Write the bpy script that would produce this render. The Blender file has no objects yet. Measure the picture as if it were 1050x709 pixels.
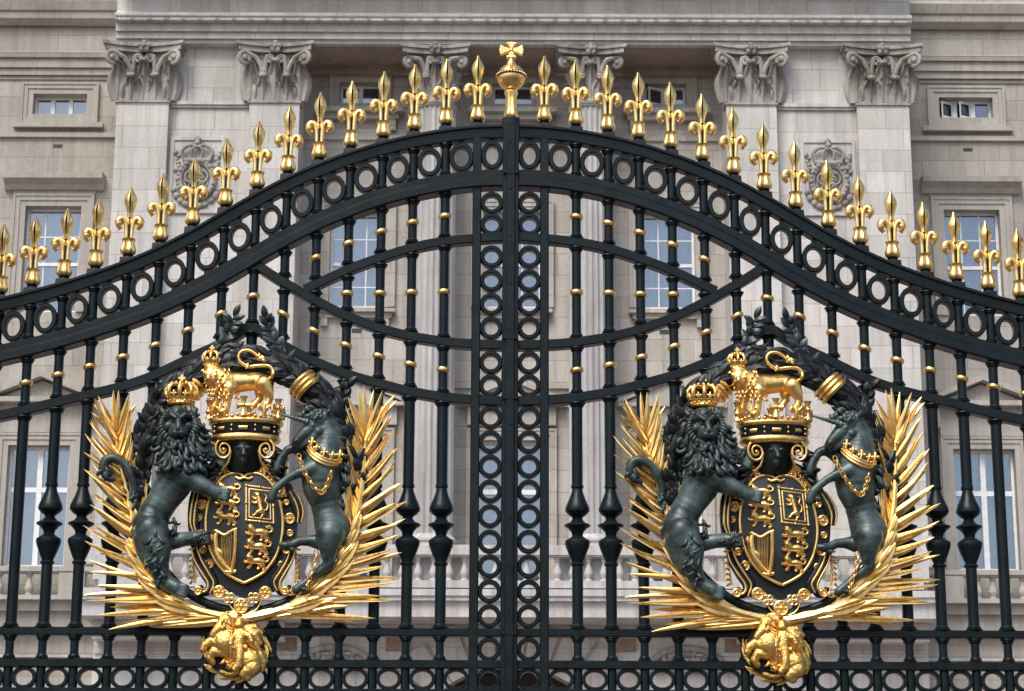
import bpy, bmesh, math, random
from mathutils import Vector, Matrix
random.seed(7)
R = math.radians
scene = bpy.context.scene
COL = scene.collection

# ------------------------------------------------------------------ camera model (used to turn measured points into metres)
F = 2200.0; PITCH = R(14.5); ROLL = 0.004; D = 14.0; EYE = 1.6
SP, CP = math.sin(PITCH), math.cos(PITCH)

def _proj(du, dv, Y):
    t = (Y + D) / (F * CP - dv * SP)
    return t * du, EYE + t * (F * SP + dv * CP)

def Q(px, py, Y):
    """point on the vertical plane at distance Y, from a measured position"""
    dx = px - 525.0; dy = 354.5 - py
    return _proj(dx - ROLL * dy, dy + ROLL * dx, Y)

def QZ(py, Y, px=525.0):
    return Q(px, py, Y)[1]

def U(u, v, d=0.0):
    """gate coordinates: u sideways from the meeting stile, v downwards"""
    X, Z = _proj(u, 354.5 - v, -d)
    return Vector((X - 0.013, -d, Z))

PX = 0.00643
DMAP = lambda d: d
OFFY = 0.0
def C(px, py, d=0.0):
    """coat of arms: measured point, d in small units towards the viewer"""
    d = DMAP(d)
    X, Z = Q(px, py + OFFY, -d * PX)
    return Vector((X, -d * PX, Z))

# ------------------------------------------------------------------ mesh builder
class MB:
    def __init__(self):
        self.v = []; self.f = []; self.m = []; self.cur = 0
    def mat(self, i): self.cur = i; return self
    def add(self, verts, faces):
        b = len(self.v)
        self.v.extend([tuple(p) for p in verts])
        for f in faces:
            self.f.append(tuple(b + i for i in f)); self.m.append(self.cur)
        return self
    def box(self, x0, x1, y0, y1, z0, z1):
        return self.add([(x0,y0,z0),(x1,y0,z0),(x1,y1,z0),(x0,y1,z0),(x0,y0,z1),(x1,y0,z1),(x1,y1,z1),(x0,y1,z1)],
                 [(0,3,2,1),(4,5,6,7),(0,1,5,4),(1,2,6,5),(2,3,7,6),(3,0,4,7)])
    def bbox(self, x0, x1, y0, y1, z0, z1, b=0.004):
        """box whose four vertical and horizontal front edges are chamfered"""
        sec = [(x0, y1), (x0, y0 + b), (x0 + b, y0), (x1 - b, y0), (x1, y0 + b), (x1, y1)]
        n = len(sec)
        v = [(x, y, z0) for x, y in sec] + [(x, y, z1) for x, y in sec]
        f = [tuple(range(n))[::1], tuple(range(2*n-1, n-1, -1))]
        for i in range(n):
            j = (i + 1) % n
            f.append((j, i, n + i, n + j))
        return self.add(v, f)
    def extr_x(self, prof, x0, x1):
        """closed profile of (y, z) swept along x"""
        n = len(prof)
        v = [(x0, y, z) for y, z in prof] + [(x1, y, z) for y, z in prof]
        f = [tuple(range(n)), tuple(range(2*n-1, n-1, -1))]
        for i in range(n):
            j = (i + 1) % n
            f.append((i, n + i, n + j, j))
        return self.add(v, f)
    def plate(self, pts, y0, y1):
        """outline of (x, z) with thickness from y0 (front) to y1"""
        n = len(pts)
        v = [(x, y0, z) for x, z in pts] + [(x, y1, z) for x, z in pts]
        f = [tuple(range(n)), tuple(range(2*n-1, n-1, -1))]
        for i in range(n):
            j = (i + 1) % n
            f.append((i, n + i, n + j, j))
        return self.add(v, f)
    def tube(self, pts, rad, seg=8, closed=False, flat=1.0):
        pts = [Vector(p) for p in pts]; n = len(pts)
        if not isinstance(rad, (list, tuple)): rad = [rad] * n
        up = None; rings = []
        for i in range(n):
            if closed: t = pts[(i+1) % n] - pts[i-1]
            else: t = pts[min(i+1, n-1)] - pts[max(i-1, 0)]
            if t.length < 1e-9: t = Vector((0,0,1))
            t.normalize()
            if up is None:
                a = Vector((0,-1,0)) if abs(t.y) < 0.9 else Vector((1,0,0))
                up = (a - t * a.dot(t)).normalized()
            else:
                up = up - t * up.dot(t)
                if up.length < 1e-6: up = Vector((0,0,1)) - t * t.z
                up.normalize()
            s = t.cross(up)
            rings.append([pts[i] + (up * math.cos(2*math.pi*k/seg) * flat + s * math.sin(2*math.pi*k/seg)) * rad[i] for k in range(seg)])
        v = [p for r in rings for p in r]; f = []
        for i in range(n if closed else n - 1):
            j = (i + 1) % n
            for k in range(seg):
                l = (k + 1) % seg
                f.append((i*seg+k, j*seg+k, j*seg+l, i*seg+l))
        if not closed:
            f.append(tuple(range(seg))); f.append(tuple(range((n-1)*seg + seg - 1, (n-1)*seg - 1, -1)))
        return self.add(v, f)
    def lathe(self, prof, c=(0,0,0), seg=16, sx=1.0, sy=1.0, mod=None):
        """profile of (radius, z) turned about a vertical axis"""
        n = len(prof); v = []; f = []
        for r, z in prof:
            for k in range(seg):
                a = 2*math.pi*k/seg
                rr = r * (mod(a, z) if mod else 1.0)
                v.append((c[0] + rr*math.sin(a)*sx, c[1] - rr*math.cos(a)*sy, c[2] + z))
        for i in range(n - 1):
            for k in range(seg):
                l = (k+1) % seg
                f.append((i*seg+k, i*seg+l, (i+1)*seg+l, (i+1)*seg+k))
        f.append(tuple(range(seg-1, -1, -1))); f.append(tuple(range((n-1)*seg, n*seg)))
        return self.add(v, f)
    def ball(self, c, r, seg=10, rings=6, s=(1,1,1)):
        v = [(c[0], c[1], c[2] - r*s[2])]; f = []
        for i in range(1, rings):
            p = math.pi*i/rings
            for k in range(seg):
                a = 2*math.pi*k/seg
                v.append((c[0]+r*s[0]*math.sin(p)*math.cos(a), c[1]+r*s[1]*math.sin(p)*math.sin(a), c[2]-r*s[2]*math.cos(p)))
        v.append((c[0], c[1], c[2] + r*s[2])); t = len(v) - 1
        for k in range(seg):
            l = (k+1) % seg
            f.append((0, 1+l, 1+k)); f.append((t, t-seg+k, t-seg+l))
            for i in range(rings-2):
                f.append((1+i*seg+k, 1+i*seg+l, 1+(i+1)*seg+l, 1+(i+1)*seg+k))
        return self.add(v, f)
    def torus(self, c, rx, rz, r, n=28, seg=8, flat=1.0):
        """ring standing in the xz plane"""
        return self.tube([(c[0]+rx*math.cos(2*math.pi*i/n), c[1], c[2]+rz*math.sin(2*math.pi*i/n)) for i in range(n)], r, seg, True, flat)
    def flatring(self, c, rx, rz, w, dep, n=32, b=0.003):
        """ring of rectangular section with chamfered edges, standing in the xz plane"""
        sec = [(0, dep), (0, -dep+b), (b, -dep), (w-b, -dep), (w, -dep+b), (w, dep)]
        ns = len(sec); v = []; f = []
        for i in range(n):
            a = 2*math.pi*i/n
            for q, dy in sec:
                v.append((c[0]+(rx-q)*math.cos(a), c[1]+dy, c[2]+(rz-q)*math.sin(a)))
        for i in range(n):
            j = (i+1) % n
            for k in range(ns):
                l = (k+1) % ns
                f.append((i*ns+k, i*ns+l, j*ns+l, j*ns+k))
        return self.add(v, f)
    def sweep(self, path, sec):
        """closed section of (n, d): n along the in-plane normal, d towards the viewer; path in the xz plane"""
        path = [Vector(p) for p in path]; n = len(path); ns = len(sec); v = []; f = []
        for i in range(n):
            t = path[min(i+1,n-1)] - path[max(i-1,0)]; t.y = 0; t.normalize()
            nn = Vector((-t.z, 0, t.x))
            if nn.z < 0: nn = -nn
            for q, d in sec:
                p = path[i] + nn*q; v.append((p.x, p.y - d, p.z))
        for i in range(n-1):
            for k in range(ns):
                l = (k+1) % ns
                f.append((i*ns+k, (i+1)*ns+k, (i+1)*ns+l, i*ns+l))
        f.append(tuple(range(ns))); f.append(tuple(range(n*ns-1, (n-1)*ns-1, -1)))
        return self.add(v, f)
    def build(self, name, mats, parent=None, angle=38, smooth=True, weld=False, local=False):
        org = ORG.get(parent.as_pointer(), Vector((0,0,0))) if parent and not local else Vector((0,0,0))
        me = bpy.data.meshes.new(name)
        me.from_pydata([(x-org.x, y-org.y, z-org.z) for x, y, z in self.v], [], self.f)
        if not isinstance(mats, (list, tuple)): mats = [mats]
        for m in mats: me.materials.append(m)
        me.polygons.foreach_set('material_index', self.m)
        bm = bmesh.new(); bm.from_mesh(me)
        if weld: bmesh.ops.remove_doubles(bm, verts=bm.verts, dist=1e-5)
        bmesh.ops.recalc_face_normals(bm, faces=bm.faces)
        bm.to_mesh(me); bm.free()
        if smooth:
            me.polygons.foreach_set('use_smooth', [True]*len(me.polygons))
            me.set_sharp_from_angle(angle=R(angle))
        me.update()
        o = bpy.data.objects.new(name, me); COL.objects.link(o)
        if parent:
            o.parent = parent; ORG[o.as_pointer()] = org
        return o

ORG = {}
def thing(name, loc, label, cat, group=None):
    o = bpy.data.objects.new(name, None); COL.objects.link(o)
    o.location = loc; o.empty_display_size = 0.3
    o['label'] = label; o['category'] = cat
    if group: o['group'] = group
    ORG[o.as_pointer()] = Vector(loc)
    return o

def organic(name, chains, voxel, mats, parent, smooth=3, extra=None, dens=0.28):
    """one continuous body: spheres along tapered chains, fused by a voxel remesh and smoothed"""
    mb = MB()
    for ch in chains:
        ch = [(Vector(p), r) for p, r in ch]
        if len(ch) == 1:
            mb.ball(ch[0][0], ch[0][1], 18, 12)
        for (a, ra), (b, rb) in zip(ch, ch[1:]):
            L = (b - a).length; n = max(2, int(L / max(0.004, dens * min(ra, rb))))
            for i in range(n + 1):
                t = i / n; mb.ball(a.lerp(b, t), ra + (rb - ra)*t, *((34, 22) if max(ra, rb) > .06 else (20, 14)))
    if extra: extra(mb)
    o = mb.build(name, mats, parent, smooth=False)
    m = o.modifiers.new('r', 'REMESH'); m.mode = 'VOXEL'; m.voxel_size = voxel
    m2 = o.modifiers.new('s', 'SMOOTH'); m2.iterations = int(smooth*4); m2.factor = 0.5
    dg = bpy.context.evaluated_depsgraph_get(); dg.update()
    me = bpy.data.meshes.new_from_object(o.evaluated_get(dg))
    old = o.data; o.modifiers.clear(); o.data = me; bpy.data.meshes.remove(old)
    me.name = name
    me.polygons.foreach_set('use_smooth', [True]*len(me.polygons))
    return o

def spline(pts, n=8):
    """Catmull-Rom through the points"""
    P = [Vector(p) for p in pts]; out = []
    for i in range(len(P)-1):
        p0 = P[i-1] if i > 0 else P[0]*2 - P[1]
        p1, p2 = P[i], P[i+1]
        p3 = P[i+2] if i+2 < len(P) else P[-1]*2 - P[-2]
        for k in range(n):
            t = k/n
            out.append(0.5*((2*p1) + (p2-p0)*t + (2*p0-5*p1+4*p2-p3)*t*t + (3*p1-p0-3*p2+p3)*t**3))
    out.append(P[-1]); return out

def lerp_list(a, n):
    """resample a short list of numbers to n entries"""
    out = []
    for i in range(n):
        t = i/(n-1)*(len(a)-1); k = min(int(t), len(a)-2); out.append(a[k] + (a[k+1]-a[k])*(t-k))
    return out

# ------------------------------------------------------------------ materials
def new_mat(name):
    m = bpy.data.materials.new(name); m.use_nodes = True
    nt = m.node_tree; nt.nodes.clear()
    out = nt.nodes.new('ShaderNodeOutputMaterial'); b = nt.nodes.new('ShaderNodeBsdfPrincipled')
    nt.links.new(b.outputs[0], out.inputs[0])
    return m, nt, b
def node(nt, t, **kw):
    n = nt.nodes.new(t)
    for k, val in kw.items():
        if k in n.inputs.keys(): n.inputs[k].default_value = val
        else: setattr(n, k, val)
    return n
def ramp(nt, fac, stops):
    r = nt.nodes.new('ShaderNodeValToRGB'); nt.links.new(fac, r.inputs[0])
    e = r.color_ramp.elements
    while len(e) < len(stops): e.new(0.5)
    for i, (p, c) in enumerate(stops):
        e[i].position = p; e[i].color = (*c, 1) if len(c) == 3 else c
    return r
def noise(nt, scale, detail=4, rough=0.6, vec=None):
    n = nt.nodes.new('ShaderNodeTexNoise'); n.inputs['Scale'].default_value = scale
    n.inputs['Detail'].default_value = detail; n.inputs['Roughness'].default_value = rough
    if vec is not None: nt.links.new(vec, n.inputs['Vector'])
    return n
def objvec(nt):
    return nt.nodes.new('ShaderNodeTexCoord').outputs['Object']
def bump(nt, b, h, strength, dist):
    n = nt.nodes.new('ShaderNodeBump'); n.inputs['Strength'].default_value = strength; n.inputs['Distance'].default_value = dist
    nt.links.new(h, n.inputs['Height']); nt.links.new(n.outputs[0], b.inputs['Normal']); return n
def mix(nt, fac, a, c, mode='MIX'):
    n = nt.nodes.new('ShaderNodeMix'); n.data_type = 'RGBA'; n.blend_type = mode
    for s, val in ((0, fac), (6, a), (7, c)):
        if hasattr(val, 'node'): nt.links.new(val, n.inputs[s])
        elif s == 0: n.inputs[s].default_value = val
        else: n.inputs[s].default_value = (*val, 1)
    return n.outputs[2]

def mat_iron(name, col):
    m, nt, b = new_mat(name); o = objvec(nt)
    n1 = noise(nt, 9, 5, 0.6, o); n2 = noise(nt, 70, 3, 0.6, o)
    r = ramp(nt, n1.outputs[0], [(0.35, [c*0.8 for c in col]), (0.65, [c*1.25 for c in col])])
    dust = ramp(nt, n2.outputs[0], [(0.62, (0,0,0)), (0.8, (1,1,1))])
    c = mix(nt, dust.outputs[0], r.outputs[0], [min(1, x*1.8+0.012) for x in col])
    nt.links.new(c, b.inputs['Base Color'])
    rr = ramp(nt, n1.outputs[0], [(0.3, (0.26,)*3), (0.7, (0.42,)*3)])
    nt.links.new(rr.outputs[0], b.inputs['Roughness'])
    b.inputs['Specular IOR Level'].default_value = 0.2
    bump(nt, b, n2.outputs[0], 0.45, 0.003)
    return m

def mat_gold(name, col, rough=0.27, bmp=0.4, sc=40, dist=0.002):
    m, nt, b = new_mat(name); o = objvec(nt)
    n1 = noise(nt, 14, 4, 0.6, o); n2 = noise(nt, sc, 4, 0.65, o)
    r = ramp(nt, n1.outputs[0], [(0.3, [col[0]*0.8, col[1]*0.7, col[2]*0.55]), (0.6, col)])
    nt.links.new(r.outputs[0], b.inputs['Base Color'])
    b.inputs['Metallic'].default_value = 1.0
    rr = ramp(nt, n2.outputs[0], [(0.3, (rough*0.8,)*3), (0.75, (rough*1.6,)*3)])
    nt.links.new(rr.outputs[0], b.inputs['Roughness'])
    bump(nt, b, n2.outputs[0], bmp, dist)
    return m

def mat_bronze(name, dark, pat, lo, hi):
    m, nt, b = new_mat(name); o = objvec(nt)
    n1 = noise(nt, 5.5, 6, 0.65, o); n2 = noise(nt, 45, 4, 0.6, o)
    r = ramp(nt, n1.outputs[0], [(lo, dark), (hi, pat)])
    sp = ramp(nt, n2.outputs[0], [(0.62, (0,0,0)), (0.75, (0.6,)*3)])
    c = mix(nt, sp.outputs[0], r.outputs[0], [x*1.5 for x in pat])
    nt.links.new(c, b.inputs['Base Color'])
    b.inputs['Metallic'].default_value = 0.35
    rr = ramp(nt, n1.outputs[0], [(0.3, (0.33,)*3), (0.7, (0.5,)*3)])
    nt.links.new(rr.outputs[0], b.inputs['Roughness'])
    bump(nt, b, n2.outputs[0], 0.4, 0.003)
    return m

def mat_stone(name, col, blocks=True, bw=1.35, bh=0.62, var=0.10, stain=0.27, mortar=0.011, bstr=0.5):
    m, nt, b = new_mat(name); o = objvec(nt)
    s = nt.nodes.new('ShaderNodeSeparateXYZ'); nt.links.new(o, s.inputs[0])
    ad = node(nt, 'ShaderNodeMath', operation='ADD'); nt.links.new(s.outputs[0], ad.inputs[0]); nt.links.new(s.outputs[1], ad.inputs[1])
    cb = nt.nodes.new('ShaderNodeCombineXYZ'); nt.links.new(ad.outputs[0], cb.inputs[0]); nt.links.new(s.outputs[2], cb.inputs[1])
    n1 = noise(nt, 0.9, 6, 0.65, o); n2 = noise(nt, 14, 5, 0.7, o)
    mp = nt.nodes.new('ShaderNodeMapping'); mp.inputs['Scale'].default_value = (3.0, 3.0, 0.22); nt.links.new(o, mp.inputs[0])
    n3 = noise(nt, 1.0, 6, 0.7, mp.outputs[0])
    base = ramp(nt, n1.outputs[0], [(0.3, [c*(1-var) for c in col]), (0.7, [min(1, c*(1+var)) for c in col])]).outputs[0]
    if blocks:
        br = nt.nodes.new('ShaderNodeTexBrick'); nt.links.new(cb.outputs[0], br.inputs['Vector'])
        br.inputs['Color1'].default_value = (0.86, 0.85, 0.83, 1); br.inputs['Color2'].default_value = (1.06, 1.05, 1.04, 1)
        br.inputs['Mortar'].default_value = (0.60, 0.57, 0.53, 1)
        br.inputs['Scale'].default_value = 1.0; br.inputs['Mortar Size'].default_value = mortar
        br.inputs['Mortar Smooth'].default_value = 0.3
        br.inputs['Brick Width'].default_value = bw; br.inputs['Row Height'].default_value = bh
        br.offset = 0.43; br.squash = 0.8; br.squash_frequency = 3
        base = mix(nt, 1.0, base, br.outputs[0], 'MULTIPLY')
    st = ramp(nt, n3.outputs[0], [(0.42, (1,1,1)), (0.72, (1-stain, 1-stain*1.05, 1-stain*1.12))])
    base = mix(nt, 1.0, base, st.outputs[0], 'MULTIPLY')
    g = ramp(nt, n2.outputs[0], [(0.3, (0.88,)*3), (0.7, (1.08,)*3)])
    base = mix(nt, 1.0, base, g.outputs[0], 'MULTIPLY')
    nt.links.new(base, b.inputs['Base Color']); b.inputs['Roughness'].default_value = 0.85
    bump(nt, b, n2.outputs[0], bstr, 0.012)
    return m

def mat_plain(name, col, rough=0.6, nz=0.12, scale=6, metallic=0.0):
    m, nt, b = new_mat(name); o = objvec(nt); n = noise(nt, scale, 5, 0.6, o)
    r = ramp(nt, n.outputs[0], [(0.3, [c*(1-nz) for c in col]), (0.7, [min(1, c*(1+nz)) for c in col])])
    nt.links.new(r.outputs[0], b.inputs['Base Color']); b.inputs['Roughness'].default_value = rough
    b.inputs['Metallic'].default_value = metallic
    return m

def mat_glass(name):
    m = bpy.data.materials.new(name); m.use_nodes = True; nt = m.node_tree; nt.nodes.clear()
    out = nt.nodes.new('ShaderNodeOutputMaterial'); mx = nt.nodes.new('ShaderNodeMixShader')
    t = nt.nodes.new('ShaderNodeBsdfTransparent'); t.inputs[0].default_value = (0.72, 0.80, 0.86, 1)
    g = nt.nodes.new('ShaderNodeBsdfGlossy'); g.inputs[0].default_value = (0.95, 0.97, 1.0, 1); g.inputs['Roughness'].default_value = 0.04
    n = noise(nt, 1.2, 2, 0.5, objvec(nt)); bp = nt.nodes.new('ShaderNodeBump'); bp.inputs['Strength'].default_value = 0.12; bp.inputs['Distance'].default_value = 0.03
    nt.links.new(n.outputs[0], bp.inputs['Height']); nt.links.new(bp.outputs[0], g.inputs['Normal'])
    fr = nt.nodes.new('ShaderNodeFresnel'); fr.inputs[0].default_value = 1.55
    ad = node(nt, 'ShaderNodeMath', operation='ADD'); ad.inputs[1].default_value = 0.10; nt.links.new(fr.outputs[0], ad.inputs[0])
    nt.links.new(ad.outputs[0], mx.inputs[0]); nt.links.new(t.outputs[0], mx.inputs[1]); nt.links.new(g.outputs[0], mx.inputs[2])
    nt.links.new(mx.outputs[0], out.inputs[0]); return m

IRON = mat_iron('black painted iron', (0.0058, 0.0105, 0.0122))
GOLD = mat_gold('gilding', (1.0, 0.70, 0.275), 0.29, 0.16, 45)
GOLDR = mat_gold('gilding on carved work', (1.0, 0.675, 0.25), 0.30, 0.5, 55, 0.003)
GOLDW = mat_gold('darker gilding on small relief', (0.90, 0.59, 0.19), 0.30, 1.0, 42, 0.010)  # deeper gold and stronger bump, to set off the small relief
BRONZE = mat_bronze('dark bronze', (0.017, 0.023, 0.024), (0.09, 0.13, 0.122), 0.42, 0.72)
BRONZE_P = mat_bronze('patinated bronze', (0.020, 0.029, 0.030), (0.12, 0.172, 0.16), 0.38, 0.66)
SHIELDF = mat_bronze('shield field', (0.019, 0.023, 0.0235), (0.04, 0.048, 0.047), 0.4, 0.8)
LEAFB = mat_bronze('blackened bronze leaves', (0.007, 0.0085, 0.009), (0.03, 0.045, 0.044), 0.55, 0.8)
STONE = mat_stone('pale portland stone', (0.575, 0.56, 0.532), True)
STONE_T = mat_stone('pale carved stone', (0.54, 0.53, 0.515), False, stain=0.4)
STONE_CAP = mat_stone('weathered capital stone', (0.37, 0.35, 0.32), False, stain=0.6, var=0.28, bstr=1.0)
STONE_W = mat_stone('warm grey wing stone', (0.41, 0.386, 0.345), True, 1.8, 0.62)
STONE_WT = mat_stone('warm grey trim stone', (0.415, 0.392, 0.35), False)
STONE_R = mat_stone('recess wall stone', (0.475, 0.452, 0.415), True, 1.5, 0.62)
STONE_D = mat_stone('brown soffit stone', (0.36, 0.30, 0.25), True, 1.1, 3.0)  # browner and darker than the wall stone
WHITE = mat_plain('white painted timber', (0.72, 0.73, 0.74), 0.45)
CURT = mat_plain('net curtain', (0.68, 0.71, 0.76), 0.9)
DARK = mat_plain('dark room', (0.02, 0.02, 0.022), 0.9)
VENT = mat_plain('green vent grille', (0.03, 0.05, 0.045), 0.7)
GLASS = mat_glass('window glass')
GROUND = mat_plain('red tarmac', (0.27, 0.215, 0.19), 0.9, 0.25, 3)
ROAD = mat_plain('asphalt', (0.06, 0.042, 0.038), 0.9, 0.25, 3)
# ------------------------------------------------------------------ ground
g = MB(); g.box(-160, 160, -60, 160, -0.3, 0.0); go = g.build('ground', GROUND, smooth=False); go['kind'] = 'structure'
g = MB(); g.box(-160, 160, -58, -6.0, 0.004, 0.012); go = g.build('road', ROAD, smooth=False); go['kind'] = 'structure'
g = MB(); g.box(-160, 160, -6.0, -1.2, 0.002, 0.13)
go = g.build('pavement', mat_stone('paving slabs', (0.12, 0.115, 0.105), True, 0.9, 0.6), smooth=False); go['kind'] = 'structure'

# unseen plane trees, added behind the viewer to darken reflections in gold and iron
m = MB(); rt = random.Random(21)
for i in range(34):
    x = -82 + i*5 + rt.uniform(-1.5, 1.5); y = -66 + rt.uniform(-7, 5); h = rt.uniform(13, 19)
    m.mat(1); m.tube([(x, y, -.2), (x+.2, y, h*.25), (x-.2, y+.2, h*.5), (x+.3, y, h*.8)], [.42, .34, .22, .06], 7); m.mat(0)
    lobes = [(x+rt.uniform(-3, 3), y+rt.uniform(-2.5, 2.5), h*rt.uniform(.28, .9), rt.uniform(1.6, 3.0)) for _ in range(13)]
    for lx, ly, lz, lr in lobes:
        for q in range(46):
            u, w_ = rt.uniform(-1, 1), rt.uniform(0, 6.283); k = lr*rt.uniform(.55, 1.05); c_ = math.sqrt(1-u*u)
            px_, py_, pz_ = lx+k*c_*math.cos(w_), ly+k*c_*math.sin(w_), lz+k*u*.85
            a1 = Vector((rt.uniform(-1, 1), rt.uniform(-1, 1), rt.uniform(-.6, .6))).normalized()*rt.uniform(.28, .55); a2 = a1.cross(Vector((rt.uniform(-1, 1), rt.uniform(-1, 1), rt.uniform(-1, 1)))).normalized()*rt.uniform(.25, .45)
            P_ = Vector((px_, py_, pz_)); m.add([P_-a1, P_+a2, P_+a1, P_-a2], [(0, 1, 2, 3)])
o = m.build('reflected_tree_belt', [mat_plain('plane tree leaves', (0.05, 0.085, 0.03), .7, .4, 2), mat_plain('plane tree bark', (0.16, 0.14, 0.11), .9)], None, smooth=False)
o['kind'] = 'stuff'; o['label'] = 'added belt of unseen plane trees that darkens reflections in the gates'; o['category'] = 'trees'

# ------------------------------------------------------------------ palace
YP = 42.0; YA = 42.28; YR = 43.8; YW = 44.6; YB = 60.0
pal = thing('palace', (0, YP, 0), 'pale stone palace front with giant pilasters and fluted columns behind the gates', 'palace')

def prof_px(lst):
    return [(Y[0], QZ(y, Y[1])) if isinstance(Y, tuple) else (Y, QZ(y, Y)) for Y, y in lst]

def wall(mb, X0, X1, Z0, Z1, Y, ops, rev=0.42):
    xs = sorted({X0, X1, *[v for o in ops for v in o[:2]]}); zs = sorted({Z0, Z1, *[v for o in ops for v in o[2:4]]})
    for a, b in zip(xs, xs[1:]):
        for c, d in zip(zs, zs[1:]):
            mx, mz = (a+b)/2, (c+d)/2
            if any(o[0] < mx < o[1] and o[2] < mz < o[3] for o in ops): continue
            mb.add([(a,Y,c),(b,Y,c),(b,Y,d),(a,Y,d)], [(0,1,2,3)])
    for x0, x1, z0, z1 in ops:
        y1 = Y + rev
        mb.add([(x0,Y,z0),(x0,y1,z0),(x0,y1,z1),(x0,Y,z1)], [(0,1,2,3)])
        mb.add([(x1,Y,z0),(x1,Y,z1),(x1,y1,z1),(x1,y1,z0)], [(0,1,2,3)])
        mb.add([(x0,Y,z1),(x0,y1,z1),(x1,y1,z1),(x1,Y,z1)], [(0,1,2,3)])
        mb.add([(x0,Y,z0),(x1,Y,z0),(x1,y1,z0),(x0,y1,z0)], [(0,1,2,3)])

def frame_around(mb, x0, x1, z0, z1, w, Y, dep, bottom=True):
    """stepped architrave round an opening, standing proud of the wall by dep"""
    for k, (a, b, d) in enumerate([(0.0, 0.45*w, dep*0.55), (0.45*w, 0.8*w, dep*0.8), (0.8*w, w, dep)]):
        zb = z0 - b if bottom else z0
        mb.box(x0-b, x0-a-0.001*k, Y-d, Y+0.01, zb, z1+b)
        mb.box(x1+a+0.001*k, x1+b, Y-d, Y+0.01, zb, z1+b)
        mb.box(x0-a, x1+a, Y-d+0.001, Y+0.01, z1+a, z1+b-0.001)
        if bottom: mb.box(x0-a, x1+a, Y-d+0.001, Y+0.01, z0-b+0.001, z0-a)

def window(x0, x1, z0, z1, Y, cols, rows, sur=0.28, kind='sash', mat=None, bottom=True, curtain=True, opened=0, barw=0.035):
    mat = mat or STONE_WT
    mb = MB(); frame_around(mb, x0, x1, z0, z1, sur, Y, 0.13, bottom)
    w = mb.build('window', mat, pal, smooth=False)
    yf = Y + 0.24
    fr = MB(); t = 0.075
    fr.box(x0, x0+t, yf, yf+0.09, z0, z1); fr.box(x1-t, x1, yf, yf+0.09, z0, z1)
    fr.box(x0+t, x1-t, yf+0.002, yf+0.09, z1-t, z1); fr.box(x0+t, x1-t, yf-0.02, yf+0.09, z0, z0+t*1.3)
    if kind == 'sash':
        zm = z0 + (z1-z0)*0.47
        fr.box(x0+t, x1-t, yf-0.012, yf+0.09, zm-0.05, zm+0.05)
        for i in range(1, cols):
            x = x0 + (x1-x0)*i/cols; fr.box(x-barw/2, x+barw/2, yf+0.03, yf+0.07, z0+t, z1-t)
        for za, zb in ((z0, zm), (zm, z1)):
            for j in range(1, rows//2):
                z = za + (zb-za)*j/(rows//2); fr.box(x0+t, x1-t, yf+0.033, yf+0.068, z-barw/2, z+barw/2)
    elif kind == 'cross':
        x = (x0+x1)/2; fr.box(x-0.075, x+0.075, yf-0.01, yf+0.09, z0+t, z1-t)
        z = z0 + (z1-z0)*0.645; fr.box(x0+t, x1-t, yf-0.006, yf+0.09, z-0.07, z+0.07)
    else:
        for i in range(1, cols):
            x = x0 + (x1-x0)*i/cols; fr.box(x-0.06, x+0.06, yf-0.004, yf+0.09, z0+t, z1-t)
    fr.build('frame', WHITE, w, smooth=False)
    pn = MB()
    if opened == 0:
        pn.box(x0+0.03, x1-0.03, yf+0.045, yf+0.053, z0+0.03, z1-0.03)
        pn.build('pane', GLASS, w, smooth=False)
    else:
        wd = (x1-x0)/cols
        for i in range(cols):
            a = x0 + wd*i + 0.05; b = x0 + wd*(i+1) - 0.05
            if i < opened:
                cs = MB(); an = R(30); c_, s_ = math.cos(an), math.sin(an)
                def P(u, v, y): return (b - 0.02 - (b-a)*u*c_ + y*s_, yf - (b-a)*u*s_ - y*c_*0 + y, v)
                def bx(u0, u1, v0, v1, mbx, th=0.05):
                    vs = [P(u0,v0,0),P(u1,v0,0),P(u1,v0,th),P(u0,v0,th),P(u0,v1,0),P(u1,v1,0),P(u1,v1,th),P(u0,v1,th)]
                    mbx.add(vs, [(0,3,2,1),(4,5,6,7),(0,1,5,4),(1,2,6,5),(2,3,7,6),(3,0,4,7)])
                bx(0, .13, z0+.04, z1-.06, cs); bx(.87, 1, z0+.04, z1-.06, cs); bx(.13, .87, z0+.04, z0+.12, cs); bx(.13, .87, z1-.14, z1-.06, cs)
                cs.build('casement', WHITE, w, smooth=False)
                pz = MB(); bx(.13, .87, z0+.12, z1-.14, pz, 0.012); pz.build('pane', GLASS, w, smooth=False)
            else:
                pn.box(a, b, yf+0.045, yf+0.053, z0+0.03, z1-0.03); pn.build('pane', GLASS, w, smooth=False)
    if curtain:
        cu = MB(); n = int((x1-x0)/0.035); vs = []
        ph = random.random()*6
        for i in range(n+1):
            x = x0 + (x1-x0)*i/n
            y = yf + 0.30 + 0.035*math.sin(i*0.9+ph) + 0.02*math.sin(i*0.37+ph*2)
            gap = abs(x-(x0+x1)/2) < 0.03
            vs += [(x, y, z0+0.02), (x, y, z1-0.02)]
        cu.add(vs, [(2*i, 2*i+2, 2*i+3, 2*i+1) for i in range(n)])
        cu.build('curtain', CURT, w, angle=180)
    return w

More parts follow.
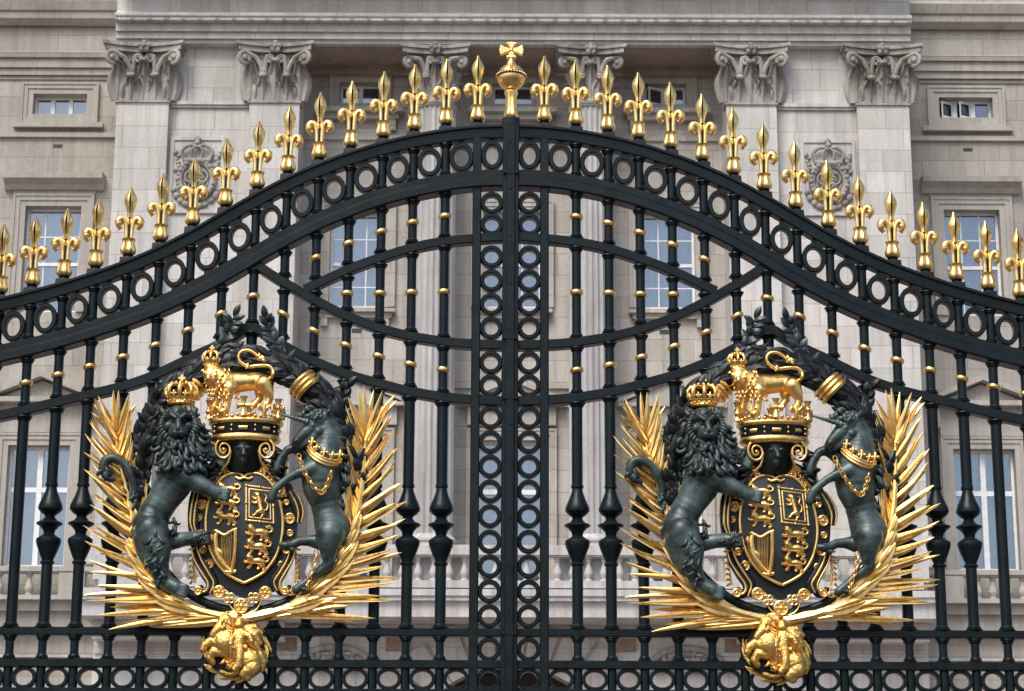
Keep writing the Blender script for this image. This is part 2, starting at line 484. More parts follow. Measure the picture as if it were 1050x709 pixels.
# --- Corinthian capital -------------------------------------------------
def acanthus(mb, base, out, wid, h, lean, curl, nu=6, nv=9):
    """lobed leaf rising from base; out = outward direction (x, y)"""
    ox, oy = out; sx, sy = -oy, ox; vs = []
    for j in range(nv+1):
        t = j/nv
        prof = (0.72 + 0.5*math.sin(math.pi*min(1, t*1.05))) * (1 - 0.55*max(0, t-0.7)/0.3)
        lob = 1 + 0.26*math.sin(t*math.pi*9)
        zz = h*(t if t < 0.78 else 0.78 + 0.22*math.sin((t-0.78)/0.22*math.pi*0.62)/1.0)
        oo = lean*t*t + (curl*((t-0.7)/0.3)**2 if t > 0.7 else 0)
        if t > 0.93: zz -= h*0.05*(t-0.93)/0.07
        for i in range(nu+1):
            s = i/nu*2-1
            wx = s*wid*0.5*prof*lob
            dd = oo + 0.07*wid*math.cos(s*math.pi*3)*(0.4+t) - 0.16*wid*abs(s)**1.5 + 0.05*wid*(abs(s) < 0.2)
            vs.append((base[0]+ox*dd+sx*wx, base[1]+oy*dd+sy*wx, base[2]+zz))
    n = nu+1; fs = [(j*n+i, j*n+i+1, (j+1)*n+i+1, (j+1)*n+i) for j in range(nv) for i in range(nu)]
    # back side, so the leaf has thickness
    b = len(vs); th = 0.05
    vs += [(x-ox*th, y-oy*th, z) for x, y, z in vs]
    fs += [(b+q[3], b+q[2], b+q[1], b+q[0]) for q in fs]
    edge = [i for i in range(nu)] ; fs2 = []
    for i in range(nu): fs2.append((i, b+i, b+i+1, i+1)); k = nv*n; fs2.append((k+i, k+i+1, b+k+i+1, b+k+i))
    for j in range(nv): fs2.append((j*n, (j+1)*n, b+(j+1)*n, b+j*n)); k = nu; fs2.append((j*n+k, b+j*n+k, b+(j+1)*n+k, (j+1)*n+k))
    mb.add(vs, fs+fs2)

def volute(mb, p, dirx, diry, r, th, turns=1.6):
    """scroll in the vertical plane through (dirx, diry)"""
    pts = []; rad = []; N = 26
    for i in range(N+1):
        t = i/N; a = math.pi*0.5 - t*turns*2*math.pi; q = r*(1-0.78*t)
        pts.append((p[0]+dirx*q*math.cos(a), p[1]+diry*q*math.cos(a), p[2]+q*math.sin(a))); rad.append(th*(1-0.45*t))
    return pts, rad

def capital(cx, Yf, z0, z1, hw, parent, round_=False):
    """hw = half width of the shaft; Yf = front plane of the shaft"""
    mb = MB(); H = z1-z0; k = 1.0
    if round_:
        cy = Yf + hw
        mb.lathe([(hw*1.08, -0.06), (hw*1.1, 0.0), (hw*0.98, 0.03), (hw*0.93, H*0.1), (hw*0.95, H*0.55), (hw*1.1, H*0.78), (hw*1.2, H*0.86)], (cx, cy, z0), 32)
    else:
        cy = Yf + 0.05
        mb.box(cx-hw*1.07, cx+hw*1.07, Yf-0.05, Yf+0.5, z0-0.055, z0)
        mb.plate([(cx-hw*0.96, z0), (cx+hw*0.96, z0), (cx+hw*0.97, z0+H*0.5), (cx+hw*1.12, z0+H*0.86), (cx-hw*1.12, z0+H*0.86), (cx-hw*0.97, z0+H*0.5)], Yf-0.01, Yf+0.5)
    # abacus with hollowed sides
    aw = hw*(1.72 if round_ else 1.52); top = z1; ab = H*0.15; yb = Yf - 0.42 if not round_ else cy - aw
    def aba(z0_, z1_, e):
        n = 14; pts = []
        for i in range(n+1):
            s = i/n*2-1; pts.append((cx + s*(aw+e), yb - e + (1-s*s)*hw*0.36))
        if round_:
            back = cy + aw
            pts2 = pts + [(cx + aw + e, back), (cx - aw - e, back)]
        else:
            pts2 = pts + [(cx + aw + e, Yf+0.45), (cx - aw - e, Yf+0.45)]
        m = len(pts2); v = [(x, y, z0_) for x, y in pts2] + [(x, y, z1_) for x, y in pts2]
        f = [tuple(range(m)), tuple(range(2*m-1, m-1, -1))] + [(i, (i+1) % m, m+(i+1) % m, m+i) for i in range(m)]
        mb.add(v, f)
    aba(top-ab, top-ab*0.42, -0.05); aba(top-ab*0.40, top-0.004, 0.02)
    # fleuron
    for i in range(5):
        a = 2*math.pi*i/5+0.3
        mb.ball((cx+0.11*math.cos(a), yb+hw*0.36-0.10, top-ab*0.55+0.11*math.sin(a)), 0.085, 8, 5)
    mb.ball((cx, yb+hw*0.36-0.17, top-ab*0.55), 0.075, 8, 5)
    # leaves
    def ring(angles, rr, z, wid, h, lean, curl):
        for a in angles:
            o = (math.sin(a), -math.cos(a))
            acanthus(mb, (cx+o[0]*rr, cy+o[1]*rr, z), o, wid, h, lean, curl)
    if round_:
        ring([R(x) for x in (-112.5, -67.5, -22.5, 22.5, 67.5, 112.5)], hw*0.93, z0, hw*0.72, H*0.40, 0.09, 0.25)
        ring([R(x) for x in (-90, -45, 0, 45, 90)], hw*0.92, z0, hw*0.72, H*0.68, 0.12, 0.28)
    else:
        o = (0, -1)
        for x in (-0.47, 0.47): acanthus(mb, (cx+x*hw, Yf-0.01, z0), o, hw*0.74, H*0.40, 0.10, 0.27)
        for x in (-0.98, 0, 0.98): acanthus(mb, (cx+x*hw, Yf-0.0, z0+H*0.02), o, hw*0.78, H*0.66, 0.12, 0.29)
        for s in (-1, 1):
            acanthus(mb, (cx+s*hw*0.97, Yf+0.2, z0), (s, 0), hw*0.7, H*0.40, 0.04, 0.17)
            acanthus(mb, (cx+s*hw*0.97, Yf+0.12, z0+0.02), (s*0.8, -0.6), hw*0.5, H*0.66, 0.06, 0.2)
    # curled tips of the leaves, which catch the light
    tips = [(-.47, .41, .15), (.47, .41, .15), (0, .69, .17)]
    for u_, h_, w_ in tips:
        yy = (Yf-0.24) if not round_ else (cy - math.sqrt(max(0, 1-(u_*.8)**2))*hw - 0.2)
        mb.ball((cx+u_*hw, yy, z0+H*h_), hw, 12, 8, (w_*1.25, .13, .07)); mb.ball((cx+u_*hw, yy-0.05, z0+H*(h_-.025)), hw, 10, 7, (w_*.95, .09, .05))
    # small carved foliage between the big leaves
    q_ = random.Random(int(abs(cx)*100)+3)
    for i in range(26):
        a = q_.uniform(-1, 1)*(R(80) if round_ else 1.0); tz = q_.uniform(.06, .72)
        if round_: bx_, by_, o_ = cx+math.sin(a)*hw*.98, cy-math.cos(a)*hw*.98, (math.sin(a), -math.cos(a))
        else: bx_, by_, o_ = cx+a*hw*1.0, Yf-0.02, (0, -1)
        acanthus(mb, (bx_, by_, z0+H*tz), o_, hw*q_.uniform(.16, .26), H*q_.uniform(.10, .17), 0.05, q_.uniform(.06, .13), 2, 5)
    # stalks and volutes
    for s in (-1, 1):
        vx = cx + s*hw*(1.32 if round_ else 1.18); vy = (Yf-0.30) if not round_ else cy - hw*1.16
        vz = z0 + H*0.70
        pts, rad = volute(mb, (vx, vy, vz), s*0.86, -0.5, hw*0.28, 0.07)
        stalk = spline([(cx+s*hw*0.46, Yf-0.06, z0+H*0.38), (cx+s*hw*0.55, Yf-0.10, z0+H*0.58), (cx+s*hw*0.82, Yf-0.18, z0+H*0.78)], 6)
        mb.tube(stalk[:-1]+[Vector(p) for p in pts], [0.07]*(len(stalk)-1)+rad, 7)
        mb.ball((vx, vy-0.05, vz), 0.08, 8, 6)
        pts, rad = volute(mb, (cx+s*hw*0.22, Yf-0.16, z0+H*0.72), -s*1.0, -0.1, hw*0.17, 0.045)
        stalk = spline([(cx+s*hw*0.44, Yf-0.06, z0+H*0.38), (cx+s*hw*0.40, Yf-0.11, z0+H*0.62), (cx+s*hw*0.34, Yf-0.15, z0+H*0.80)], 6)
        mb.tube(stalk[:-1]+[Vector(p) for p in pts], [0.06]*(len(stalk)-1)+rad, 7)
        mb.lathe([(0.09, 0), (0.13, 0.03), (0.10, 0.08), (0.12, 0.14)], (cx+s*hw*0.46, Yf-0.1, z0+H*0.42), 8)
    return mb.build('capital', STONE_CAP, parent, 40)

zcb = QZ(103.5, YP, 147); zct = QZ(42.3, YP-0.3, 147)
zbase = QZ(560, YP)
XA0 = -Q(119.7, 110, YP)[0]; XA1 = -Q(172.9, 110, YP)[0]
XB0 = -Q(255.7, 110, YP)[0]; XB1 = -Q(307, 110, YP)[0]
ZTOP = QZ(-75, 42)

# pavilion walls (between the paired pilasters) and the recessed centre
zstr = QZ(107, YA, 215)
zg = QZ(634, 41.6)
for s in (-1, 1):
    mb = MB()
    xa, xb = sorted((s*(XA0-0.03), s*(XB1+0.03)))
    mb.box(xa, xb, YA, YB, zg-0.5, QZ(44, YA))
    mb.build('wall', STONE, pal, smooth=False)
    # panel over the string course, and the string course
    mb = MB(); xa, xb = sorted((s*(XA1-0.03), s*(XB0+0.03)))
    mb.box(xa, xb, YA-0.12, YA+0.05, zstr-0.05, zstr+0.05); mb.box(xa, xb, YA-0.07, YA+0.05, zstr-0.12, zstr-0.052)
    px0, px1 = sorted((-s*Q(192.3, 80, YA)[0], -s*Q(240.5, 80, YA)[0]))
    pz0, pz1 = zstr+0.052, QZ(47.5, YA)
    mb.box(xa, px0, YA-0.06, YA+0.02, pz0, pz1+0.06); mb.box(px1, xb, YA-0.06, YA+0.02, pz0, pz1+0.06)
    mb.box(px0, px1, YA-0.061, YA+0.02, pz1, pz1+0.06)
    mb.build('string_course', STONE_T, pal, smooth=False)
mb = MB()
zrt = QZ(45, YP)
xw = 4.38; hwin = 0.76
def opz(y0, y1, Y): return QZ(y1, Y), QZ(y0, Y)
rec = []
for x in (-xw, 0, xw):
    h = 0.82 if x == 0 else hwin
    rec.append((x-h, x+h, *opz(218, 316, YR)))
    rec.append((x-0.59, x+0.59, *opz(86, 107.5, YR)))
    rec.append((x-(0.92 if x == 0 else 0.84), x+(0.92 if x == 0 else 0.84), *opz(452, 598, YR)))
wall(mb, -XB1-0.05, XB1+0.05, zg-0.6, zrt+0.4, YR, rec)
mb.build('recess_wall', STONE_R, pal, smooth=False)
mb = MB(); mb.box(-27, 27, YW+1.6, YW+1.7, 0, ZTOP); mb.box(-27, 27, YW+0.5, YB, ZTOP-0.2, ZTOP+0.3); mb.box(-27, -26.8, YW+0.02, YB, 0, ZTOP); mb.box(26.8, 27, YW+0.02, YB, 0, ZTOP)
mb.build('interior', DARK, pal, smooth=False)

for x in (-xw, 0, xw):
    h = 0.82 if x == 0 else hwin
    z0, z1 = opz(218, 316, YR); window(x-h, x+h, z0, z1, YR, 3, 4, 0.34, 'sash', STONE_R, bottom=False)
    z0, z1 = opz(86, 107.5, YR); window(x-0.59, x+0.59, z0, z1, YR, 2, 1, 0.30, 'mezz', STONE_R, curtain=False, opened=1 if x > 1 else 0)
    z0, z1 = opz(452, 598, YR); hh = 0.92 if x == 0 else 0.84
    window(x-hh, x+hh, z0, z1, YR, 2, 1, 0.32, 'cross', STONE_R, bottom=False)
# ledges, sills and vents in the recess: each a part
def part(name, mat, fn, smooth=False, parent=None, angle=38):
    m = MB(); fn(m); return m.build(name, mat, parent or pal, angle, smooth)
for x in (-xw, 0, xw):
    def f(mb):
        z = QZ(319, YR); mb.box(x-1.12, x+1.12, YR-0.26, YR+0.05, z-0.10, z); mb.box(x-1.02, x+1.02, YR-0.16, YR+0.05, z-0.24, z-0.1)
        for s in (-1, 1): mb.box(x+s*0.86-0.09, x+s*0.86+0.09, YR-0.14, YR+0.05, z-0.48, z-0.24)
    part('window_ledge', STONE_R, f)
    def f(mb):
        z = QZ(115, YR); mb.box(x-1.25, x+1.25, YR-0.42, YR+0.05, z-0.13, z); mb.box(x-1.12, x+1.12, YR-0.24, YR+0.05, z-0.30, z-0.13)
        for s in (-1, 1): mb.box(x+s*0.92-0.12, x+s*0.92+0.12, YR-0.2, YR+0.05, z-0.62, z-0.30)
    part('window_ledge', STONE_R, f)
    def f(mb):
        z = QZ(415, YR); mb.plate([(x-1.3, z-0.01), (x+1.3, z-0.01), (x, z+0.62)], YR-0.22, YR+0.02)
        mb.plate([(x-1.45, z-0.01), (x-1.45, z+0.10), (x, z+0.80), (x, z+0.60)], YR-0.32, YR+0.01); mb.plate([(x+1.45, z-0.01), (x+1.45, z+0.10), (x, z+0.80), (x, z+0.60)][::-1], YR-0.321, YR+0.01)
        mb.box(x-1.45, x+1.45, YR-0.33, YR+0.03, z-0.10, z+0.002)
        mb.box(x-1.22, x+1.22, YR-0.16, YR+0.03, z-0.62, z-0.1)
    part('pediment', STONE_R, f)
for y0, y1 in ((140, 145), (395, 399), (412, 418)):
    part('string_course', STONE_R, lambda mb: mb.box(-XB1-0.02, XB1+0.02, YR-0.09, YR+0.02, *opz(y0, y1, YR)))
for x in (-4.33, 4.25):
    part('vent', VENT, lambda mb: mb.box(x-0.14, x+0.14, YR-0.012, YR+0.02, QZ(340, YR)-0.06, QZ(340, YR)+0.06))
for s in (-1, 1):
    z = QZ(150, YW, 56); part('vent', VENT, lambda mb: mb.box(s*13.15-0.13, s*13.15+0.13, YW-0.012, YW+0.02, z-0.05, z+0.05))

# pilasters with their capitals
for s in (-1, 1):
    for (a, b) in ((XA0, XA1), (XB0, XB1)):
        xa, xb = sorted((s*a, s*b)); mb = MB()
        mb.box(xa, xb, YP, YA+0.01, zbase, zcb)
        p = mb.build('pilaster', STONE, pal, smooth=False)
        capital((xa+xb)/2, YP, zcb, zct, (xb-xa)/2, p)
        bm_ = MB(); bm_.box(xa-0.22, xb+0.22, YP-0.24, YA+0.02, zbase-0.55, zbase-0.1)
        bm_.box(xa-0.16, xb+0.16, YP-0.17, YA+0.02, zbase-0.1, zbase+0.12); bm_.box(xa-0.08, xb+0.08, YP-0.09, YA+0.02, zbase+0.12, zbase+0.3)
        bm_.build('base', STONE_T, p, smooth=False)
# fluted columns
for s in (-1, 1):
    cx = s*2.17; hw = 0.60; cy = YP + 0.12 + hw
    mb = MB()
    n = 24*8; pr = []
    def flute(a, z): return 1 - 0.075*max(0.0, abs(math.sin(a*12))**0.7 - 0.32)/0.68
    zc = QZ(103.5, YP+0.12)
    zb_ = QZ(548, YP)
    prof = [(hw*1.04, zb_)] + [(hw*(1.04 - 0.09*t*t), zb_ + (zc-0.12-zb_)*t) for t in [i/12 for i in range(0, 13)]]
    mb.lathe(prof, (cx, cy, 0), 24*8, mod=flute)
    mb.lathe([(hw*0.95, zc-0.13), (hw*1.02, zc-0.10), (hw*1.02, zc-0.05), (hw*0.94, zc)], (cx, cy, 0), 40)
    p = mb.build('column', mat_stone('fluted column stone %d' % (s+1), (0.44, 0.43, 0.42), False, stain=0.4), pal, 30)
    capital(cx, YP+0.12, zc, zct, hw*0.93, p, True)
    mb = MB(); zq = QZ(560, YP)
    mb.lathe([(hw*1.42, -0.0), (hw*1.42, 0.10), (hw*1.46, 0.14), (hw*1.46, 0.24), (hw*1.38, 0.30), (hw*1.22, 0.34), (hw*1.2, 0.42), (hw*1.3, 0.46), (hw*1.3, 0.53), (hw*1.12, 0.58), (hw*1.05, 0.66)], (cx, cy, zb_-0.62), 40)
    mb.box(cx-hw*1.5, cx+hw*1.5, cy-hw*1.5, cy+hw*1.5, zb_-1.3, zb_-0.621)
    mb.build('base', STONE_T, p, 35)

# entablature of the pavilion
mb = MB()
pr = prof_px([((YB, 41.95), 45.5), (41.95, 45.5), (41.95, 41.4), (41.87, 40.8), (41.87, 34), (41.78, 33.2), (41.78, 24), (41.70, 23.4), (41.58, 21.5), (41.55, 18.0), (41.52, 17.6), (41.52, 14.5), (41.8, 13.6), (41.85, 12.5), (41.85, -20), (41.7, -22), (41.3, -28), (40.8, -33), (40.75, -42), (40.6, -46), (40.6, -50), (42.2, -52), (42.2, -75), ((YB, 42.2), -75)])
mb.extr_x(pr, -XA0-0.10, XA0+0.10)
# dentil-like leaf ornament under the lip
zd0, zd1 = QZ(22.6, 41.6), QZ(20.6, 41.6)
i = -XA0
while i < XA0:
    mb.box(i, i+0.34, 41.545, 41.75, zd0, zd1); i += 0.47
mb.build('entablature', STONE, pal, smooth=False)
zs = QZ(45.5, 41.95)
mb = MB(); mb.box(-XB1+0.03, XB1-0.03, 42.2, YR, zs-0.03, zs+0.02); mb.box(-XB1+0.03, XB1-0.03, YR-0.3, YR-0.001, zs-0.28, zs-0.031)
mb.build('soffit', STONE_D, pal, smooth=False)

# carved royal ciphers between the pilasters
for s in (-1, 1):
    cx = -s*Q(202, 180, YA)[0]; zc0 = QZ(180, YA, 202)
    pl = MB(); x0, x1 = cx-0.66, cx+0.66; z0, z1 = QZ(217, YA), QZ(146, YA)
    pl.box(x0, x1, YA-0.03, YA+0.03, z0, z1)
    for a, b, c, d in ((x0-0.1, x1+0.1, z1, z1+0.1), (x0-0.1, x1+0.1, z0-0.1, z0)): pl.box(a, b, YA-0.07, YA+0.02, c, d)
    pl.box(x0-0.1, x0-0.001, YA-0.07, YA+0.02, z0, z1); pl.box(x1+0.001, x1+0.1, YA-0.07, YA+0.02, z0, z1)
    frm = pl.build('relief_panel', STONE_T, pal, smooth=False)
    cv = MB(); Yc = YA-0.09
    cv.torus((cx, Yc, zc0-0.16), 0.47, 0.52, 0.10, 30, 8); cv.torus((cx, Yc+0.02, zc0-0.16), 0.33, 0.38, 0.04, 28, 7)
    for i in range(26):
        a = 2*math.pi*i/26; cv.ball((cx+0.50*math.cos(a), Yc-0.07, zc0-0.16+0.55*math.sin(a)), 0.055+0.02*(i % 2), 7, 5)
    rr = random.Random(5)
    for sg in (-1, 1):
        pts, rad = volute(cv, (cx+sg*0.14, Yc-0.02, zc0-0.10), sg, 0, 0.20, 0.045, 1.4); cv.tube(pts, rad, 6)
        pts, rad = volute(cv, (cx+sg*0.12, Yc-0.02, zc0-0.34), -sg, 0, 0.15, 0.04, 1.3); cv.tube(pts, rad, 6)
        cv.tube(spline([(cx+sg*0.34, Yc, zc0+0.42), (cx+sg*0.42, Yc-0.05, zc0+0.66), (cx+sg*0.22, Yc-0.08, zc0+0.82), (cx, Yc-0.06, zc0+0.78)], 6), 0.05, 7)
        for q in range(9):
            a = R(200 + q*16) if sg < 0 else R(-20 - q*16)
            cv.ball((cx+0.66*math.cos(a), Yc+0.04, zc0-0.2+0.72*math.sin(a)), 0.09*(0.7+0.5*rr.random()), 7, 5)
        for q in range(6):
            cv.ball((cx+sg*(0.50+0.12*rr.random()), Yc+0.05, zc0+0.15+0.10*q), 0.07*(0.7+0.6*rr.random()), 7, 5)
    cv.tube([(cx-0.36, Yc-0.02, zc0+0.40), (cx, Yc-0.10, zc0+0.36), (cx+0.36, Yc-0.02, zc0+0.40)], 0.075, 8)
    cv.tube(spline([(cx-0.12, Yc-0.05, zc0+0.44), (cx-0.15, Yc-0.09, zc0+0.66), (cx, Yc-0.08, zc0+0.80), (cx+0.15, Yc-0.09, zc0+0.66), (cx+0.12, Yc-0.05, zc0+0.44)], 6), 0.035, 6)
    cv.ball((cx, Yc-0.06, zc0+0.90), 0.09, 8, 6); cv.box(cx-0.03, cx+0.03, Yc-0.09, Yc, zc0+0.95, zc0+1.10); cv.box(cx-0.08, cx+0.08, Yc-0.085, Yc, zc0+1.0, zc0+1.06)
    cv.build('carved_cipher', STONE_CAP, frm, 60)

# wings either side
for s in (-1, 1):
    ops = []; wn = []
    for xc in (13.15, 18.4):
        c = s*xc
        a = (c-0.78, c+0.78, *opz(99, 119.7, YW)); b = (c-0.80, c+0.80, *opz(214, 322, YW)); d = (c-0.86, c+0.86, *opz(459, 584, YW))
        ops += [a, b, d]; wn.append((xc, a, b, d))
    mb = MB(); xa, xb = sorted((s*(XA0-0.05), s*27)); wall(mb, xa, xb, 0, ZTOP-0.3, YW, ops)
    mb.build('wing_wall', STONE_W, pal, smooth=False)
    for xc, a, b, d in wn:
        window(*a, YW, 3, 1, 0.34, 'mezz', STONE_WT, curtain=(s < 0), opened=2 if (s > 0 and xc < 14) else 0)
        window(*b, YW, 3, 4, 0.36, 'sash', STONE_WT, bottom=False)
        window(*d, YW, 2, 1, 0.34, 'cross', STONE_WT, bottom=False)
    mb = MB()
    o_ = 0.0
    pr = prof_px([(YW+0.2, 83.5), (YW-0.05, 83.5), (YW-0.05, 79.4), (YW-0.12, 79), (YW-0.12, 71.7), (YW-0.19, 71), (YW-0.19, 61.4), (YW-0.27, 60.6), (YW-0.30, 55.4), (YW-0.12, 54.6), (YW-0.12, 29), (YW-0.25, 28), (YW-0.4, 21.5), (YW-0.42, 20.5), (YW-0.44, 14.5), (YW-0.5, 12), (YW-0.6, 2), (YW-0.2, 0), (YW-0.2, -60), (YW+0.2, -60)])
    mb.extr_x(pr, xa, xb)
    mb.build('entablature', STONE_W, pal, smooth=False)
    z = QZ(140.5, YW); part('string_course', STONE_WT, lambda mb: mb.box(xa, xb, YW-0.10, YW+0.02, z-0.09, z+0.05))
    def f(mb):
        z = QZ(618, YW-0.3); mb.box(xa, xb, YW-0.55, YW+0.02, z-0.30, z+0.02); mb.box(xa, xb, YW-0.35, YW+0.02, z-0.75, z-0.30)
    part('string_course', STONE_WT, f)
    for xc, a, b, d in wn:
        c = s*xc
        def f(mb):
            z0, z1 = opz(183.6, 189, YW)
            mb.extr_x([(YW+0.02, z0-0.28), (YW-0.12, z0-0.26), (YW-0.2, z0-0.12), (YW-0.36, z0-0.02), (YW-0.42, z0), (YW-0.44, z1), (YW-0.3, z1+0.05), (YW+0.02, z1+0.06)], c-1.42, c+1.42)
            mb.box(c-1.18, c+1.18, YW-0.05, YW+0.02, b[3]+0.37, z0-0.27)
        part('window_cornice', STONE_WT, f)
        z = a[2]-0.36; part('window_ledge', STONE_WT, lambda mb: mb.box(c-1.3, c+1.3, YW-0.20, YW+0.02, z-0.08, z+0.06))
        def f(mb):
            z = QZ(412, YW)
            mb.box(c-1.42, c+1.42, YW-0.42, YW+0.02, z-0.14, z)
            mb.plate([(c-1.25, z-0.01), (c+1.25, z-0.01), (c, z+0.52)], YW-0.12, YW+0.01)
            mb.plate([(c-1.46, z-0.01), (c-1.46, z+0.12), (c, z+0.76), (c, z+0.58)], YW-0.43, YW+0.01); mb.plate([(c+1.46, z-0.01), (c+1.46, z+0.12), (c, z+0.76), (c, z+0.58)][::-1], YW-0.431, YW+0.01)
            mb.box(c-1.2, c+1.2, YW-0.09, YW+0.02, d[3]+0.36, z-0.14)
            for q in (-1, 1): mb.box(c+q*1.32-0.1, c+q*1.32+0.1, YW-0.26, YW+0.02, z-0.75, z-0.14)
        part('pediment', STONE_WT, f)

# balusters
def baluster(mb, x, y, z0, z1, r):
    h = z1-z0
    mb.lathe([(r*0.8, 0), (r*0.8, h*0.08), (r*0.55, h*0.12), (r*0.95, h*0.28), (r*1.0, h*0.36), (r*0.7, h*0.52), (r*0.45, h*0.68), (r*0.42, h*0.80), (r*0.7, h*0.85), (r*0.5, h*0.89), (r*0.8, h*0.93), (r*0.8, h)], (x, y, z0), 10)
def balustrade(xa, xb, Y, ytop, yb0, yb1, ybase, gapm=(), step=0.40, mat=STONE_T):
    z3, z2, z1, z0 = QZ(ytop, Y), QZ(yb0, Y), QZ(yb1, Y), QZ(ybase, Y)
    mb = MB(); mb.box(xa, xb, Y-0.16, Y+0.2, z2, z3); mb.box(xa, xb, Y-0.12, Y+0.16, z2-0.04, z2-0.001); mb.box(xa, xb, Y-0.18, Y+0.22, z0, z1)
    for c, w in gapm: mb.box(c-w, c+w, Y-0.15, Y+0.19, z1+0.001, z2-0.042)
    b = mb.build('balustrade', mat, pal, smooth=False)
    mb = MB(); n = int((xb-xa)/step); first = None
    for i in range(n):
        x = xa + (i+0.5)*(xb-xa)/n
        if any(abs(x-c) < w+0.12 for c, w in gapm): continue
        if first is None:
            m1 = MB(); baluster(m1, x, Y+0.02, z1, z2-0.04, 0.125); first = m1.build('baluster', mat, b, 50); fx = x
        else:
            o = first.copy(); COL.objects.link(o); o.parent = b; o.location.x = x - fx
    return b
balustrade(-XA0+0.3, XA0-0.3, 41.55, 560, 570, 596.5, 604, [(6.55, 1.0), (-6.55, 1.0), (10.1, 0.75), (-10.1, 0.75)])
for s in (-1, 1):
    xa, xb = sorted((s*(XA0+0.25), s*21)); balustrade(xa, xb, YW-0.62, 583.5, 588.5, 613, 617.5, [(s*11.9, 0.35), (s*14.6, 0.35), (s*17.2, 0.3), (s*19.8, 0.3)], 0.40, STONE_WT)

# balcony slab and the storey under it
mb = MB()
pr = prof_px([((YR, 41.3), 604.3), (41.30, 604.3), (41.30, 611), (41.36, 612), (41.36, 616), (41.5, 617.5), (41.5, 633), (41.62, 634), ((YR, 41.62), 634)])
mb.extr_x(pr, -XA0-0.15, XA0+0.15)
mb.build('balcony', STONE_T, pal, smooth=False)
YG = 43.0; zt = QZ(634, 41.62)
# ground storey: archway in the middle with radial voussoirs
mb = MB(); zc = QZ(790, YG); r0, r1 = 2.75, 4.1
zt2 = zt + 0.02
mb.box(-XA0-0.05, -r1, YG, YB, 0, zt2); mb.box(r1, XA0+0.05, YG, YB, 0, zt2)
n = 12; pts = [(-r1, zt2), (-r1, 0), (-r0, 0)] + [(-r0*math.cos(math.pi*i/28), zc + r0*math.sin(math.pi*i/28)) for i in range(29)] + [(r0, 0), (r1, 0), (r1, zt2)]
mb.plate(pts, YG+0.03, YG+1.2)
mb.build('ground_storey', STONE, pal, smooth=False)
nv = 13
for i in range(nv):
    a0, a1 = math.pi*(i+0.06)/nv, math.pi*(i+0.94)/nv
    rr1 = min(r1-0.05, (zt-0.05-zc)/max(0.3, math.sin((a0+a1)/2)))
    part('voussoir', STONE_R, lambda mb: mb.plate([(r0*0.995*math.cos(a0), zc+r0*0.995*math.sin(a0)), (r0*0.995*math.cos(a1), zc+r0*0.995*math.sin(a1)), (rr1*math.cos(a1), zc+rr1*math.sin(a1)), (rr1*math.cos(a0), zc+rr1*math.sin(a0))], YG-0.10, YG+0.4))
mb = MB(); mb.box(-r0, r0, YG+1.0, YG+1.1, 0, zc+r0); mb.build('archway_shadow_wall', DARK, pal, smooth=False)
STAIN = mat_plain('brown stained stone', (0.24, 0.17, 0.12), 0.9, 0.25, 4)
# carved lunettes and panels on the ground storey
for s in (-1, 1):
    for bx_, yt in ((180, 664),):
        cx = s*bx_*(YG+D)/2205.0; z = QZ(684, YG); rr_ = 0.95
        mb = MB()
        mb.tube([(cx-rr_*math.cos(math.pi*i/20), YG-0.08, z+0.5*math.sin(math.pi*i/20)) for i in range(21)], 0.09, 8)
        mb.box(cx-1.2, cx+1.2, YG-0.2, YG+0.01, z-0.14, z-0.03)
        q = random.Random(3)
        for i in range(34):
            a = math.pi*q.random(); w = q.random()**0.5
            mb.ball((cx-0.82*w*math.cos(a), YG-0.02, z+0.42*w*math.sin(a)), 0.05+0.06*q.random(), 7, 5)
        mb.build('carved_lunette', STONE_CAP, pal, 60)
    for bx_ in (115, 232):
        cx = s*bx_*(YG+D)/2205.0; z0, z1 = QZ(668, YG), QZ(651, YG)
        part('stained_block', STAIN, lambda mb: mb.box(cx-0.33, cx+0.33, YG-0.035, YG+0.02, z0, z1))
    for y in (643, 671):
        z = QZ(y, YG); xa, xb = sorted((s*(r1+0.05), s*(XA0+0.02)))
        part('band_course', STONE_T, lambda mb: mb.box(xa, xb, YG-0.05, YG+0.02, z-0.03, z+0.03))
        z = QZ(y+4, YW); xa, xb = sorted((s*(XA0+0.1), s*27))
        part('band_course', STONE_T, lambda mb: mb.box(xa, xb, YW-0.05, YW+0.02, z-0.03, z+0.03))
# ------------------------------------------------------------------ gates
S = 0.0066
FU = [34.2, 66.5, 99.3, 131, 164, 196.7, 228.5, 260, 292.5, 326.2, 358.9, 392, 425.5, 457.5, 490.2, 523, 556, 588]
FV = [123.2, 126.5, 132, 139, 149, 160.4, 174, 189.8, 208.5, 229.5, 245.5, 260.3, 272, 282.5, 291.8, 300, 307.5, 314]
TOP = [(0, 130.5), (34, 131.5), (66.5, 135), (99.3, 140.8), (131, 148.2), (164, 158.2), (196.7, 170.3), (228.5, 184.3), (260, 200.5), (292.5, 219), (326, 238.5), (359, 255.5), (392, 270), (425, 282), (457, 292.3), (490, 301.5), (523, 309.5), (556, 316.5), (594, 323.5), (640, 331)]
CA = [(0, 243.5), (41, 246.6), (72, 250), (100.5, 256), (136, 267.2), (167, 279), (210.5, 299)]
CB = [(0, 355.5), (44, 354), (71, 351.3), (104, 346), (135, 338), (169, 325.2), (202, 308.8), (243, 285), (268, 268)]
CC = [(0, 413), (42, 411), (71, 408.2), (104, 402.6), (136, 394.5), (168.5, 385.2), (201, 372.4), (224, 361), (245, 349), (264.8, 337.8), (284, 348), (305, 359.5), (320, 366.3), (365, 388), (400, 400), (443, 410.5), (499, 424.2), (545, 434), (590, 442), (640, 450)]
XEND = 4.2

